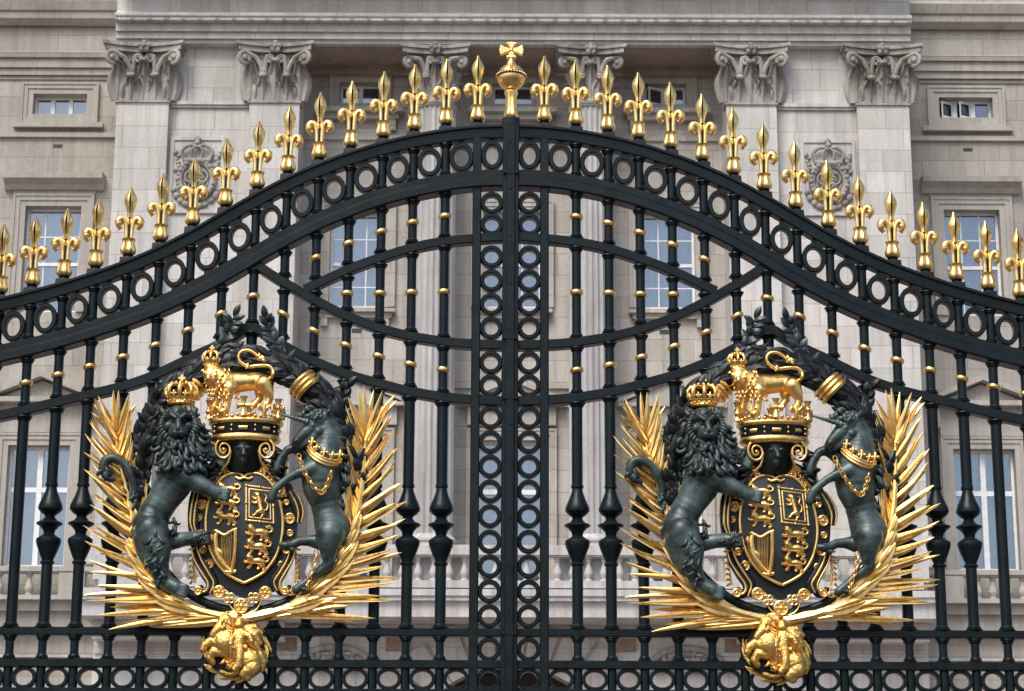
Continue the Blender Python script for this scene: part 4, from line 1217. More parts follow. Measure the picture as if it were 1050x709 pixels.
# gilt knots and roundels of the collar round the shield
def roundel(x, y, r, d=13):
    mb = MB(); c = C(x, y, d); mb.torus(c, r*PX, r*PX*1.03, 1.1*PX, 20, 6); mb.ball(c, r*0.45*PX, 8, 6, (1, .7, 1))
    for k in range(6): mb.ball((c.x+r*.72*PX*math.cos(k*math.pi/3), c.y, c.z+r*.72*PX*math.sin(k*math.pi/3)), r*.24*PX, 6, 5)
    mb.plate([(c.x+r*PX*math.cos(k*math.pi/8), c.z+r*PX*math.sin(k*math.pi/8)) for k in range(16)], c.y+0.6*PX, c.y+3*PX)
    return mb
for i, t in enumerate([x/17 for x in range(18)]):
    a = R(-38 + 256*t); x = 251+46.5*math.cos(a); y = 540-61*math.sin(a)
    roundel(x+rnd.uniform(-.8, .8), y+rnd.uniform(-1.5, 1.5), rnd.uniform(3.6, 4.8) if i % 2 else rnd.uniform(2.2, 3.2), 12.5).build('roundel', GOLDR, cart, 50)
for x, y, r in ((247.5, 621.5, 6.6), (224.5, 607, 5.4), (272, 608, 5.4), (203, 606, 3.6), (292, 606, 3.4)):
    roundel(x, y, r, 17).build('roundel', GOLDR, cart, 50)
for x, y in ((235, 613.5), (260, 613.5)):
    mb = MB()
    for k in range(4): mb.torus(C(x+3.2*math.cos(R(45+90*k)), y+3.2*math.sin(R(45+90*k)), 16), 2.5*PX, 2.5*PX, .9*PX, 14, 6)
    CB_(mb, x, y, 17, 1.6); mb.build('knot', GOLDR, cart, 50)
m = MB()   # beaded and leafy crest on the upper edge of the cartouche
for i in range(23):
    a = R(28 + 124*i/22); CB_(m, 251+43*math.cos(a), 536-56*math.sin(a), 14, 1.7, 8, 6)
for i in range(11):
    a = R(42 + 96*i/10); x, y = 251+48*math.cos(a), 538-66*math.sin(a)
    m.torus(C(x, y, 12), 3.6*PX, 3.6*PX, 1.0*PX, 16, 6); CB_(m, x, y, 12.5, 1.7, 8, 6)
CT(m, [(251+47*math.cos(R(a_)), 537-62*math.sin(R(a_)), 10) for a_ in range(26, 156, 8)], 2.6, 7, 2)
m.build('beaded_crest', GOLDR, cart, 50)
for sx in (-1, 1):
    m = MB(); CT(m, [(251+sx*51, 560, 9), (251+sx*53, 578, 9), (251+sx*51, 598, 9)], 1.3)
    for k in range(7): lock(m, 251+sx*(51+k*0.4), 562+k*5.2, 11, 90-sx*(60-k*8), 9, 1.4, -sx*0.35)
    m.build('gilt_leaf', GOLDR, cart, 50)

# --- shield with the quartered arms
so_ = smooth2([(250.5, 489), (256, 485.6), (268, 487), (279, 497), (287, 515), (290, 535), (288.5, 553), (282.5, 571), (271.5, 586), (260, 593.5), (250.5, 598)], 5)
left = [(501-x, y) for x, y in so_[::-1]][1:-1]
outl = so_ + left
m = MB(); n = len(outl); cxs, cys = 250.5, 540
v = []; K = 6
for k in range(K+1):
    q = 1-k/K
    for x, y in outl: v.append(C(cxs+(x-cxs)*q, cys+(y-cys)*q, 15.0+6.5*(1-q*q)))
f = [(k*n+i, k*n+(i+1) % n, (k+1)*n+(i+1) % n, (k+1)*n+i) for k in range(K) for i in range(n)]
b = len(v); v += [C(x, y, 9) for x, y in outl]; f += [(b+i, b+(i+1) % n, (i+1) % n, i) for i in range(n)]; f.append(tuple(range(b+n-1, b-1, -1)))
m.add(v, f); shield = m.build('shield', SHIELDF, coat, 50)
m = MB(); m.tube([C(x, y, 15.5) for x, y in outl], 1.75*PX, 8, True); CT(m, [(242, 489.5, 17), (246, 491.2, 18), (250.5, 490, 18), (255, 491.2, 18), (259, 489.5, 17)], 1.6)
m.build('rim', GOLD, shield, 60)
def sd(x, y): return 15.0+6.5*(1-min(1, ((x-cxs)/39)**2+((y-cys)/56)**2))
def T(mb, pts, rad, k=1.0, ox=0, oy=0, lift=1.0, rot=0, fat=1.0):
    c_, s_ = math.cos(R(rot)), math.sin(R(rot)); q = []
    for x, y in pts:
        X, Y = ox+(x*c_-y*s_)*k, oy+(x*s_+y*c_)*k; q.append((X, Y, sd(X, Y)+lift))
    CT(mb, q, [r*k*fat for r in rad] if isinstance(rad, (list, tuple)) else rad*k*fat, 7, 4)
def passant(ox, oy, k, rot=0):
    mb = MB(); a = dict(k=k, ox=ox, oy=oy, rot=rot, fat=1.38)
    T(mb, [(7.5, -1.0), (3, -1.8), (-2, -1.2), (-5, -2.2)], [2.0, 2.4, 2.1, 2.7], **a)
    T(mb, [(-5, -3), (-7, -4.2), (-8.6, -3.8)], [2.6, 2.9, 1.8], lift=1.8, **a); T(mb, [(-6.5, -6), (-4.5, -4), (-4, -1)], [1.4, 1.8, 1.4], lift=2.2, **a)
    T(mb, [(-5, -1.0), (-8, 0.4), (-10.6, -.4)], [1.4, 1.0, 1.1], **a); T(mb, [(-3.6, 0), (-4.4, 3), (-5.6, 5.2), (-7, 5.4)], [1.6, 1.1, .9, 1.0], **a)
    T(mb, [(6.5, 0), (6.8, 2.4), (9.0, 4), (8, 5.6), (6.6, 5.8)], [2.0, 1.4, 1.0, .9, .9], **a); T(mb, [(5, 0), (3.4, 2.6), (4, 4.4), (2.2, 5.6)], [1.8, 1.2, .9, .9], **a)
    T(mb, [(8.2, -1.6), (11, -2.4), (11.4, -5.2), (8.4, -6.2), (6.6, -5.2)], [.8, .7, .7, .9, 1.3], **a); T(mb, [(8.4, -6.2), (9.6, -7.6)], [1.0, .5], **a)
    return mb
for x, y, k, r_ in ((233.5, 503, .98, 4), (232.5, 517, 1.0, 4), (231.5, 531.5, 1.05, 4), (264.5, 547.5, 1.12, 4), (263.5, 562, 1.1, 4), (262, 577, 1.02, 6)):
    passant(x, y, k*1.1, r_).build('passant_lion', GOLDR, shield, 60)
m = MB()     # lion rampant in its double tressure
def P4(pts, r): 
    for a_, b_ in zip(pts, pts[1:]+pts[:1]):
        CT(m, [(a_[0]+(b_[0]-a_[0])*i/4, a_[1]+(b_[1]-a_[1])*i/4, sd(a_[0]+(b_[0]-a_[0])*i/4, a_[1]+(b_[1]-a_[1])*i/4)+.4) for i in range(5)], r, 6, 1)
oc = [(252.5, 498), (280, 501.5), (280.5, 536.5), (252.5, 533.5)]; ic = [(255.5, 501.5), (277, 504.2), (277.5, 533), (255.5, 530.5)]
P4(oc, .85); P4(ic, .7)
for x, y in oc + [((a_[0]+b_[0])/2, (a_[1]+b_[1])/2) for a_, b_ in zip(oc, oc[1:]+oc[:1])]: CB_(m, x, y, sd(x, y)+.8, 1.7, 8, 6)
a = dict(k=1.08, ox=266.5, oy=517.5, fat=1.3)
T(m, [(1.5, 6), (0.4, 1), (-.6, -4), (-1.5, -7.5)], [2.3, 2.0, 2.2, 2.4], **a); T(m, [(-1.5, -8.5), (-3.6, -9.6), (-5.2, -9)], [2.4, 2.0, 1.2], lift=1.6, **a)
T(m, [(-1.5, -5), (-5, -5.6), (-7.2, -7.6)], [1.4, 1.0, 1.1], **a); T(m, [(-1, -2.5), (-5, -1.4), (-7.4, -2.6)], [1.4, 1.0, 1.1], **a)
T(m, [(1, 6), (-2.5, 7.2), (-5, 10), (-7, 10.2)], [2.0, 1.3, .9, 1.0], **a); T(m, [(2, 6.5), (3.6, 9.2), (1.6, 11), (1.4, 13)], [1.9, 1.3, .9, 1.0], **a)
T(m, [(2.8, 6), (6.5, 5), (7.4, 0), (5, -3), (6.4, -7), (4.6, -9.6)], [.8, .7, .7, .7, .9, 1.3], **a)
m.build('rampant_lion', GOLDR, shield, 60)
m = MB()     # harp
def hp(x, y): return 190+x/3.94, 460+y/3.94
def HT(pts, r, lift=1.0): CT(m, [(*hp(x, y), sd(*hp(x, y))+lift) for x, y in pts], [q*1.2 for q in r] , 8, 4)
HT([(203, 330), (200, 420), (190, 496)], [1.9, 1.7, 2.0]); HT([(210, 326), (190, 332), (160, 350), (140, 342), (122, 332)], [1.8, 1.6, 1.7, 1.7, 1.9])
HT([(126, 340), (120, 380), (130, 430), (155, 470), (180, 494)], [2.2, 3.0, 3.4, 2.6, 1.8]); HT([(162, 497), (182, 500), (206, 496)], [1.6, 2.0, 1.5])
HT([(112, 348), (106, 362), (114, 384)], [1.2, 1.6, 1.0]); HT([(122, 400), (142, 420), (146, 446)], [1.4, 1.8, 1.0], 2); HT([(124, 334), (116, 338)], [2.3, 1.6], 2)
for i in range(7):
    t = (i+1)/8; HT([(140+60*t*0.9, 346-10*t), (138+46*t+2, 430+56*t)], [.32, .32], .6)
m.build('harp', GOLDR, shield, 60)

# --- helmet, crown and gold lion of the crest
m = MB(); hc = C(250.5, 480, 10)
zz = lambda y: C(250.5, y, 10).z - hc.z
m.lathe([(15*PX, zz(486)), (19*PX, zz(478)), (22*PX, zz(468)), (25*PX, zz(460)), (29*PX, zz(454)), (31*PX, zz(449)), (28*PX, zz(446))], tuple(hc), 28, 1, .72)
helm = m.build('helmet', LEAFB, coat, 50)
organic('visor_face', [CH((250, 456, 22, 9), (250, 464, 22, 9.5), (250, 472, 20, 7)), CH((250, 460, 31, 2.4), (250, 466, 33.5, 2.8)), CH((245, 459, 30, 2.6), (242, 460, 28, 2)), CH((255, 459, 30, 2.6), (258, 460, 28, 2)), CH((250, 472, 27, 3.5), (250, 473.5, 27, 3))], .006, BRONZE, helm, 2)
for sx in (-1, 1):
    mb = MB(); cx, cy = 251+sx*21.5, 461; pts = []
    for i in range(34):
        t = i/33; an = t*2*math.pi*1.75; q = 2.0+9.0*(1-t)
        pts.append((cx+sx*q*math.sin(an+.4)*.85, cy-q*math.cos(an+.4), 27))
    CT(mb, [(251+sx*24, 482, 22), (251+sx*17, 474, 25), (251+sx*14, 462, 27)] + [], [1.2, 1.5, 1.3], 7)
    CT(mb, pts, [1.4, 1.4, 1.2, .9], 7, 2); CB_(mb, cx, cy, 28, 2.0); mb.build('gilt_scroll', GOLD, helm, 60)
    mb = MB()
    for k in range(9):      # dark mantling either side of the helmet
        lock(mb, 251+sx*(25+3.2*(k % 3)), 456+4.2*k, 16+(k % 3)*3, 90-sx*(50+10*(k % 4)), 17, 3.4, -sx*rnd.uniform(.15, .4))
    mb.build('mantling', LEAFB, helm, 60)

m = MB(); cc = C(252, 444, 14); zz = lambda y: C(252, y, 14).z - cc.z
CD = .62
m.lathe([(30*PX, zz(455)), (34.5*PX, zz(454.5)), (36.6*PX, zz(452)), (35.6*PX, zz(449)), (34.4*PX, zz(448))], tuple(cc), 48, 1, CD)
m.lathe([(36.2*PX, zz(437.5)), (38.4*PX, zz(436.5)), (39*PX, zz(434)), (37.6*PX, zz(432)), (35*PX, zz(431.6))], tuple(cc), 48, 1, CD)
m.mat(1); m.lathe([(34.2*PX, zz(449)), (35.8*PX, zz(437))], tuple(cc), 48, 1, CD); m.mat(0)
def crim(a, r, y, dd=0): return Vector((cc.x + r*PX*math.sin(a), cc.y - r*PX*math.cos(a)*CD - dd*PX, C(252, y, 14).z))
for i in range(-4, 5):
    a = R(i*20)
    if i % 2 == 0: m.tube([crim(a-.12, 35.6, 443, .4), crim(a, 35.6, 443, .8), crim(a+.12, 35.6, 443, .4)], 2.0*PX, 8, False, .7)
    else:
        for y in (440.5, 445.2): m.ball(crim(a, 35.4, y, .6), 1.3*PX, 8, 6)
# trefoil arcs along the rim, crosses and fleurs on it
for i in range(-10, 11):
    a = R(i*9); h = 2.5*abs(math.cos(i*math.pi/5)); m.ball(crim(a, 38, 432-h, 0), 2.1*PX, 8, 6)
def crim_cross(a, s=1.0):
    r = 38.5
    for p, q in (((0, 431), (0, 412)), ((-6.5, 421), (6.5, 421))):
        n = 9; pts = []; rad = []
        for k in range(n):
            t = k/(n-1); du = p[0]+(q[0]-p[0])*t; y = p[1]+(q[1]-p[1])*t
            pts.append(crim(a + du*s/36, r, 421+(y-421)*s - 0, .5)); rad.append(PX*s*(1.7 + 2.6*abs(2*t-1)**2))
        m.tube(pts, rad, 8, False, .6)
    m.ball(crim(a, r, 421, 2), 2.2*PX*s, 8, 6)
def crim_fleur(a, s=1.0):
    r = 38.5
    m.tube([crim(a, r, 431), crim(a, r, 424, 1), crim(a, r, 416, 1)], [1.6*PX, 2.6*PX, .5*PX], 8)
    for q in (-1, 1): m.tube([crim(a, r, 428), crim(a+q*3/36, r, 423, 1), crim(a+q*6/36, r, 420.5, 1.5), crim(a+q*7.5/36, r, 424, 1.5)], [1.3*PX, 2.0*PX, 1.9*PX, .7*PX], 8)
for a, kind in ((0, 'c'), (62, 'c'), (-78, 'c'), (33, 'f'), (-40, 'f'), (90, 'f')):
    (crim_cross if kind == 'c' else crim_fleur)(R(a))
for a in (130, 180, 230): crim_cross(R(a))
crown = m.build('crown', [GOLDR, IRON], coat, 55)

def royal_crown(name, x, y0, h, w, d, parent, dep=.8, mat=None):
    """arched crown; y0 = foot of the circlet, h = height, w = half width of the circlet"""
    mb = MB(); k = h/31.0; c = C(x, y0, d); up = lambda q: C(x, y0-q*k, d).z - c.z
    mb.lathe([(w*.93*PX, up(0)), (w*1.04*PX, up(.6)), (w*1.06*PX, up(1.8)), (w*.97*PX, up(2.6)), (w*1.0*PX, up(5.4)), (w*1.10*PX, up(6.4)), (w*1.10*PX, up(7.4)), (w*.9*PX, up(7.6))], tuple(c), 28, 1, dep)
    def on(a, r, q): return Vector((c.x+r*PX*math.sin(a), c.y-r*PX*math.cos(a)*dep, c.z+up(q)))
    for i in range(8):
        a = R(45*i)
        mb.tube([on(a, w*1.06, 7), on(a, w*1.24, 12), on(a, w*1.22, 16.5), on(a, w*.95, 20.5), on(a, w*.5, 21.5), on(a, w*.1, 19.5)], [PX*q*k for q in (1.6, 2.3, 2.3, 2.3, 2.1, 1.8)], 7)
        for j in range(5):
            q = [(1.16, 9.5), (1.27, 13), (1.24, 17), (1.0, 21), (.55, 22.6)][j]; mb.ball(on(a, w*q[0], q[1]), 1.7*k*PX, 7, 5)
        b_ = a + R(22.5)
        mb.tube([on(b_, w*1.08, 7), on(b_, w*1.2, 10.5), on(b_, w*1.22, 13.5)], [PX*k*q for q in (1.6, 1.7, .6)], 7)
        for s_ in (-.13, .13): mb.ball(on(b_+s_, w*1.16, 10.2), 1.5*k*PX, 7, 5)
        mb.ball(on(b_, w*1.06, 4), 1.3*k*PX, 7, 5); mb.ball(on(a, w*1.05, 4), 1.0*k*PX, 7, 5)
    mb.ball((c.x, c.y, c.z+up(22.5)), 2.7*k*PX, 10, 8)
    z0, z1 = c.z+up(24), c.z+up(31); zm = c.z+up(27.6)
    mb.box(c.x-1.2*k*PX, c.x+1.2*k*PX, c.y-1.2*k*PX, c.y+1.2*k*PX, z0, z1); mb.box(c.x-3.4*k*PX, c.x+3.4*k*PX, c.y-1.1*k*PX, c.y+1.1*k*PX, zm-1.3*k*PX, zm+1.3*k*PX)
    return mb.build(name, mat or GOLDR, parent, 55)

crest = organic('crest_lion', [
    CH((272, 393, 20, 9.5), (262, 391, 20, 9.6), (250, 392, 21, 10), (240, 393, 22, 11), (231, 394, 23, 13)),
    CH((231, 392, 22, 13), (224, 389, 22, 13), (218, 383, 22, 10.5)),
    CH((217, 384, 26, 8.5), (214, 388, 31, 5)), CH((214, 386, 35, 2.4), (213.5, 388, 36, 2.4)), CH((211.5, 389.5, 33, 2.6)), CH((216.5, 389.5, 33, 2.6)), CH((214, 393, 31, 2.6)), CH((209, 382, 30, 2.0), (213, 383, 33, 1.5)), CH((219, 382, 30, 2.0), (215.5, 383, 33, 1.5)),
    CH((236, 398, 30, 7), (233.5, 408, 31, 4.6), (232.5, 416, 31, 4.2), (231, 421, 32, 4.4), (228, 422.5, 34, 3.6)), CH((226, 400, 16, 7), (223, 410, 16, 4.6), (220.5, 417, 17, 4.2), (217, 421.5, 19, 4.3), (214, 422.5, 20, 3.4)),
    CH((271, 394, 27, 9), (275, 402, 28, 6), (276.5, 408, 28, 4.2), (274.5, 414, 28, 4.0), (271, 418, 29, 4.0), (268, 419, 31, 3.4)), CH((268, 395, 14, 8.5), (266, 402, 13, 5.5), (267, 408, 13, 4), (263, 413, 13, 4), (259, 416.5, 14, 4))],
    .0042, GOLDR, coat, 2)
m = MB()
for row, (y, n_) in enumerate(((378, 5), (382, 7), (386, 8), (390, 9), (394, 9), (398, 9), (402, 8), (406, 6))):
    for i in range(n_):
        a = R(-85 + 165*i/(n_-1)); x = 222+row*1.0+13.0*math.sin(a); d = 22+13.5*math.cos(a)
        if abs(x-214.5) < 6.5 and y < 395 and d > 27: continue
        lock(m, x, y, d, 90-25*math.sin(a)+rnd.uniform(-18, 18), 7.5, 1.25, rnd.choice((-1, 1))*rnd.uniform(.4, .8))
m.build('mane', GOLDR, crest, 70)
m = MB(); CT(m, [(274, 389, 20), (279, 386, 33), (280, 380, 33), (275.5, 375.5, 33), (266, 375, 33), (256, 376, 33), (248, 372.5, 33), (244.5, 366, 33), (248, 360.5, 33), (255, 359.5, 33), (261, 362.5, 33), (266, 367, 33)], [2.2, 2.1, 2.0, 1.9, 1.8, 1.8, 1.8, 1.8, 1.8, 1.8, 1.7, 1.8], 9)
for q in range(8): lock(m, 265+rnd.uniform(-3, 3), 367+rnd.uniform(-2, 2), 34, rnd.uniform(-70, 60), 8, 1.9, rnd.choice((-1, 1))*.4)
for q in range(3): lock(m, 256, 376, 34, 150+q*35, 6, 1.5, .4)
m.build('tail', GOLDR, crest, 70)
royal_crown('crown', 216.6, 377.5, 23, 7.6, 23, crest)

# --- the crowned lion
def claws(chains, x, y, d, ang, n=4, spread=3.0, L=5.5, r=2.3):
    a = R(ang); nx, ny = -math.sin(a), math.cos(a)
    for i in range(n):
        o = (i-(n-1)/2)*spread
        chains.append(CH((x+nx*o, y+ny*o, d+2, r*1.1), (x+nx*o*1.15+math.cos(a)*L, y+ny*o*1.15+math.sin(a)*L, d+3, r), (x+nx*o*1.2+math.cos(a)*(L+2.4), y+ny*o*1.2+math.sin(a)*(L+2.4)+.6, d+1.2, r*.7)))
ch = [
    CH((186, 478, 22, 23), (178, 496, 22, 19), (168, 512, 21, 16), (159, 526, 20, 16), (153, 541, 20, 19)),
    CH((184, 440, 18, 17), (184, 455, 20, 19.5), (187, 470, 22, 20), (190, 482, 22, 17)),
    CH((155, 545, 27, 18), (161, 563, 30, 14.5), (161, 577, 29, 12), (165, 590, 28, 9), (172, 598, 29, 7.6), (181, 603, 30, 8)),
    CH((150, 551, 24, 15), (153, 568, 22, 12), (158, 582, 22, 9)),
    CH((158, 548, 12, 15), (174, 556, 14, 9), (189, 553, 19, 7.4), (201, 552, 24, 7.5), (206, 552.5, 26, 7)),
    CH((186, 486, 30, 15), (196, 492, 35, 11.5), (207, 498, 37, 8.8), (217, 502, 37, 7.4), (224, 505, 37, 7.2)),
    CH((204, 462, 18, 12), (214, 463, 17, 9), (222, 467, 18, 8))]
claws(ch, 184, 604.5, 32, 18); claws(ch, 207, 552.5, 28, -6); claws(ch, 227, 506, 38, 12, 4, 3.0, 6); claws(ch, 225, 470, 20, 25)
lion = organic('lion_supporter', ch, .0052, BRONZE_P, coat, 2)
organic('face', [CH((183, 430, 30, 14.5), (183, 440, 34, 12)), CH((182, 424, 38, 7)), 
    CH((183, 428, 43, 4.0), (183, 435, 48.5, 3.6), (183, 439, 51.5, 3.0)), CH((180, 440.2, 51.5, 2.2), (186, 440.2, 51.5, 2.2)),
    CH((178.2, 443.0, 45, 5.6), (179.6, 444.2, 49.5, 4.4)), CH((187.8, 443.0, 45, 5.6), (186.4, 444.2, 49.5, 4.4)),
    CH((183, 453, 41, 5.0), (183, 453.6, 45.5, 3.6)), CH((176.5, 450, 40, 4), (179, 452.5, 43.5, 3)), CH((189.5, 450, 40, 4), (187, 452.5, 43.5, 3)),
    CH((171.5, 427.5, 40, 3.2), (176, 425.8, 45, 3.4), (180.5, 428.8, 47.5, 2.6)), CH((194.5, 427.5, 40, 3.2), (190, 425.8, 45, 3.4), (185.5, 428.8, 47.5, 2.6)),
    CH((173, 437.5, 39, 5.6)), CH((193, 437.5, 39, 5.6)), CH((177.4, 431.8, 44.6, 1.9)), CH((188.6, 431.8, 44.6, 1.9)),
    CH((168, 424, 32, 4), (165.5, 420.5, 31, 3)), CH((198, 424, 32, 4), (200.5, 420.5, 31, 3))], .0032, BRONZE, lion, .7)
m = MB()
for row, (y, n_, rx) in enumerate(((419, 9, 13), (425, 10, 15.5), (432, 11, 17.5), (439, 11, 18.5), (446, 12, 19.5), (453, 13, 20.5), (460, 13, 21), (467, 13, 20.5), (474, 12, 19.5))):
    for i in range(n_):
        a = R(-95 + 190*i/(n_-1) + rnd.uniform(-9, 9)); x = 185+row*.6+rx*math.sin(a); d = 23+rx*1.02*math.cos(a)
        if abs(x-183) < 14 and y < 446 and d > 30 and y > 421: continue
        lock(m, x, y+rnd.uniform(-3, 3), d, 90-14*math.sin(a)+rnd.uniform(-22, 22), rnd.uniform(15, 24), rnd.uniform(2.4, 3.5), rnd.choice((-1, 1))*rnd.uniform(.35, .85), rnd.uniform(-1, 4))
for i in range(9):
    lock(m, 165+5*i, 474+rnd.uniform(-4, 3), 39+6*math.sin(math.pi*i/8), 90+rnd.uniform(-25, 25), rnd.uniform(13, 18), 3.4, rnd.choice((-1, 1))*rnd.uniform(.6, .95), 4)
for i in range(11):      # ring of locks that frames the face
    for q in (-1, 1):
        t = i/10; y = 421+29*t; x = 183+q*(8+7*math.sin(math.pi*min(1, t*1.1)))
        lock(m, x, y, 40-6*abs(t-.45), 90-q*(72-40*t), 11, 2.5, q*rnd.uniform(.2, .42))
for i in range(5): lock(m, 177+3*i, 452, 42, 90+(2-i)*7, 12, 2.2, (i-2)*.12)
m.build('mane', BRONZE, lion, 75)
m = MB()      # tufts on the haunch, elbow and heel
for x, y, d in ((158, 546, 42), (163, 552, 42), (166, 560, 42), (158, 562, 42), (164, 571, 41), (157, 574, 40), (162, 583, 38), (168, 593, 36), (156, 553, 43), (176, 535, 24), (178, 543, 24), (165, 592, 33), (205, 547, 30), (212, 548, 30), (200, 546, 28), (207, 456, 26), (214, 459, 24), (220, 462, 24)):
    for k in range(3): lock(m, x+rnd.uniform(-4, 4), y+rnd.uniform(-4, 4), d+.2, rnd.uniform(60, 150), rnd.uniform(11, 17), rnd.uniform(1.5, 2.3), rnd.choice((-1, 1))*rnd.uniform(.4, .75))
m.build('fur_tuft', BRONZE, lion, 75)
m = MB(); CT(m, [(147, 527, 16), (140, 521, 18), (137, 511, 21), (137, 499, 23), (134, 487, 25), (128, 476, 26), (118, 470, 26), (109, 472, 26), (106, 481, 26), (110, 490, 26), (118, 492, 26)], [4.6, 4.4, 4.4, 4.4, 4.4, 4.4, 4.8, 5.2, 5.0, 4.0, 2.0], 10)
for q in range(9): lock(m, 109+rnd.uniform(-3, 3), 481+rnd.uniform(-4, 4), 27, rnd.uniform(20, 150), 12, 2.6, rnd.choice((-1, -1, 1))*.35)
for q in range(6): lock(m, 138+rnd.uniform(-2, 2), 503+q*3, 23, rnd.uniform(60, 130), 8, 2.2, rnd.choice((-1, 1))*.45)
m.build('tail', BRONZE, lion, 75)
royal_crown('crown', 185.5, 416.5, 32, 13.2, 24, lion)

# --- the chained unicorn
un = organic('unicorn_supporter', [
    CH((328, 427, 24, 10.5), (320, 433, 27, 9.4), (311, 441, 30, 7.4), (304, 448, 31, 6.2), (300.5, 452, 31.5, 5.2)), CH((326, 441, 26, 9.5), (316, 448, 29, 6.2), (306, 455.5, 30.5, 3.8), (302, 457, 31, 2.8)),
    CH((299.5, 450, 36, 2.2)), CH((317.5, 433.5, 36, 2.2)), CH((312, 430.5, 34.5, 2.4), (320, 429.5, 36, 2.0)), CH((324, 440, 33, 4.5)), CH((331, 424, 30, 3.0), (334, 419.5, 33, 2.4), (335.5, 416.5, 34, 0.9)),
    CH((331, 432, 22, 11.5), (335, 444, 21, 14.5), (334, 457, 21, 17.5), (330, 470, 23, 20.5), (326, 483, 23, 21), (327, 497, 23, 19.5), (330, 511, 21, 15.5), (333, 523, 20, 15.5), (338, 537, 20, 18.5)),
    CH((345, 541, 17, 13.5), (344, 551, 18, 11)), CH((347, 534, 14, 11), (352, 545, 12, 7), (354, 556, 11, 4.5)),
    CH((336, 545, 27, 15), (334, 559, 30, 10), (333.5, 568, 30, 7), (335, 575, 29, 6.2), (329, 580, 29, 4.8), (320, 586, 29, 4.2), (312, 593, 29, 4.0), (306, 598, 30, 4.6), (301, 602, 30, 4.6)),
    CH((334, 547, 15, 13), (325, 553, 17, 8.5), (314, 552, 19, 5.4), (304, 552.5, 21, 4.6), (297, 556, 22, 4.8), (290, 557, 24, 4.6), (285, 556, 24, 3.0)),
    CH((320, 478, 34, 11), (311, 481, 37, 7.4), (303, 482.5, 39, 5.2), (294, 487, 39, 4.2), (286, 493, 39, 4.0), (279, 499, 39, 4.2), (276, 506, 38, 4.6), (275, 510, 38, 4.2)),
    CH((318, 466, 16, 10), (308, 461, 20, 6.8), (299, 457, 22, 5.4), (292, 459, 23, 4.6), (286, 466, 23, 4.2), (282, 474, 23, 4.4), (281, 479, 23, 4.4))],
    .005, BRONZE_P, coat, 2)
m = MB()
pts = [C(312.5+(282.5-312.5)*t, 430+(421.5-430)*t, 37+2*t) for t in [i/24 for i in range(25)]]
m.tube(pts, [PX*(3.2-2.3*i/24)*(1+.10*math.cos(i*2.1)) for i in range(25)], 9); m.build('horn', BRONZE_P, un, 60)
m = MB()
for i in range(17):
    t = i/16; x = 331+22*t**.8-6*max(0, t-.6); y = 422+68*t
    for k in range(2): lock(m, x+rnd.uniform(-3, 2), y+rnd.uniform(-3, 3), 20+7*k, rnd.uniform(20, 100), rnd.uniform(11, 17), rnd.uniform(2.2, 3.0), rnd.choice((-1, 1))*rnd.uniform(.25, .5))
m.build('mane', BRONZE, un, 75); m = MB()
for i in range(20): lock(m, 312+rnd.uniform(-3, 16), 421+rnd.uniform(-4, 5), 35+rnd.uniform(-4, 2), rnd.uniform(90, 230), rnd.uniform(8, 12), 2.4, rnd.choice((-1, 1))*rnd.uniform(.35, .6))
m.build('forelock', BRONZE_P, un, 75); m = MB()
for i in range(9): lock(m, 306+i*1.2, 456+i*.9, 27, 100+rnd.uniform(-20, 20), 8, 1.7, .3)
m.build('beard', BRONZE, un, 75)
m = MB()
for i in range(9): lock(m, 343+rnd.uniform(-2, 4), 478+i*4.5, 16+rnd.uniform(0, 7), rnd.uniform(10, 150), rnd.uniform(12, 18), 2.9, rnd.choice((-1, 1))*rnd.uniform(.3, .5))
CT(m, [(350, 533, 12), (356, 524, 12), (357, 510, 13), (352, 498, 14), (346, 492, 15)], [3, 3.4, 3.6, 3.4, 2.6], 9)
m.build('tail', BRONZE, un, 75)
for x, y, d in ((309, 599, 32), (297, 558, 24), (284, 504, 40)):
    m = MB()
    for k in range(3): lock(m, x, y, d, 80+25*k, 8, 1.6, .4)
    m.build('fetlock', BRONZE, un, 75)
m = MB()    # coronet round the neck
arc = [(313, 456), (318, 463), (327, 469), (337, 472), (346, 471)]
ap = smooth2(arc, 6); nn = len(ap); dep = lambda i: 25+21*math.sin(math.pi*(i/(nn-1)*.74+.14))
for o, r in ((-2.6, 1.3), (2.6, 1.3), (0, 2.2)): m.tube([C(x-o*.45, y+o, dep(i)) for i, (x, y) in enumerate(ap)], r*PX, 7, False, .8)
for j in range(5):
    i = int((j+.5)/5*nn); x, y = ap[i]; d = dep(i)
    CT(m, [(x+1, y-3, d), (x+2.5, y-8, d), (x+3, y-12, d-1)], [1.6, 2.4, .8] if j % 2 else [1.4, 1.6, 1.9], 7)
    for q in (-1, 1): CB_(m, x+2.6+q*2.8, y-7.6, d, 1.7, 8, 6)
m.build('coronet', GOLDR, un, 60)
def chain(pts, n, r=2.9):
    mb = MB(); pp = smooth2([(x, y) for x, y, d in pts], 8); ds = [d for x, y, d in pts]
    for i in range(n):
        t = (i+.5)/n; x, y, a = polyat(pp, t); k = t*(len(ds)-1); j = min(int(k), len(ds)-2); d = ds[j]+(ds[j+1]-ds[j])*(k-j)
        c = C(x, y, d); ca, sa = math.cos(R(-a)), math.sin(R(-a)); sq = 1.0 if i % 2 == 0 else .35
        mb.tube([(c.x+PX*(r*1.25*math.cos(w_)*ca - r*.72*sq*math.sin(w_)*sa), c.y-(PX*r*.6*math.sin(w_) if i % 2 else 0), c.z+PX*(r*1.25*math.cos(w_)*sa + r*.72*sq*math.sin(w_)*ca)) for w_ in [2*math.pi*q/14 for q in range(14)]], .68*PX, 6, True)
    return mb
chain([(303, 464, 40), (307, 476, 43), (313, 488, 45), (321, 499, 44), (327, 503, 43)], 11).build('chain', GOLD, un, 60)
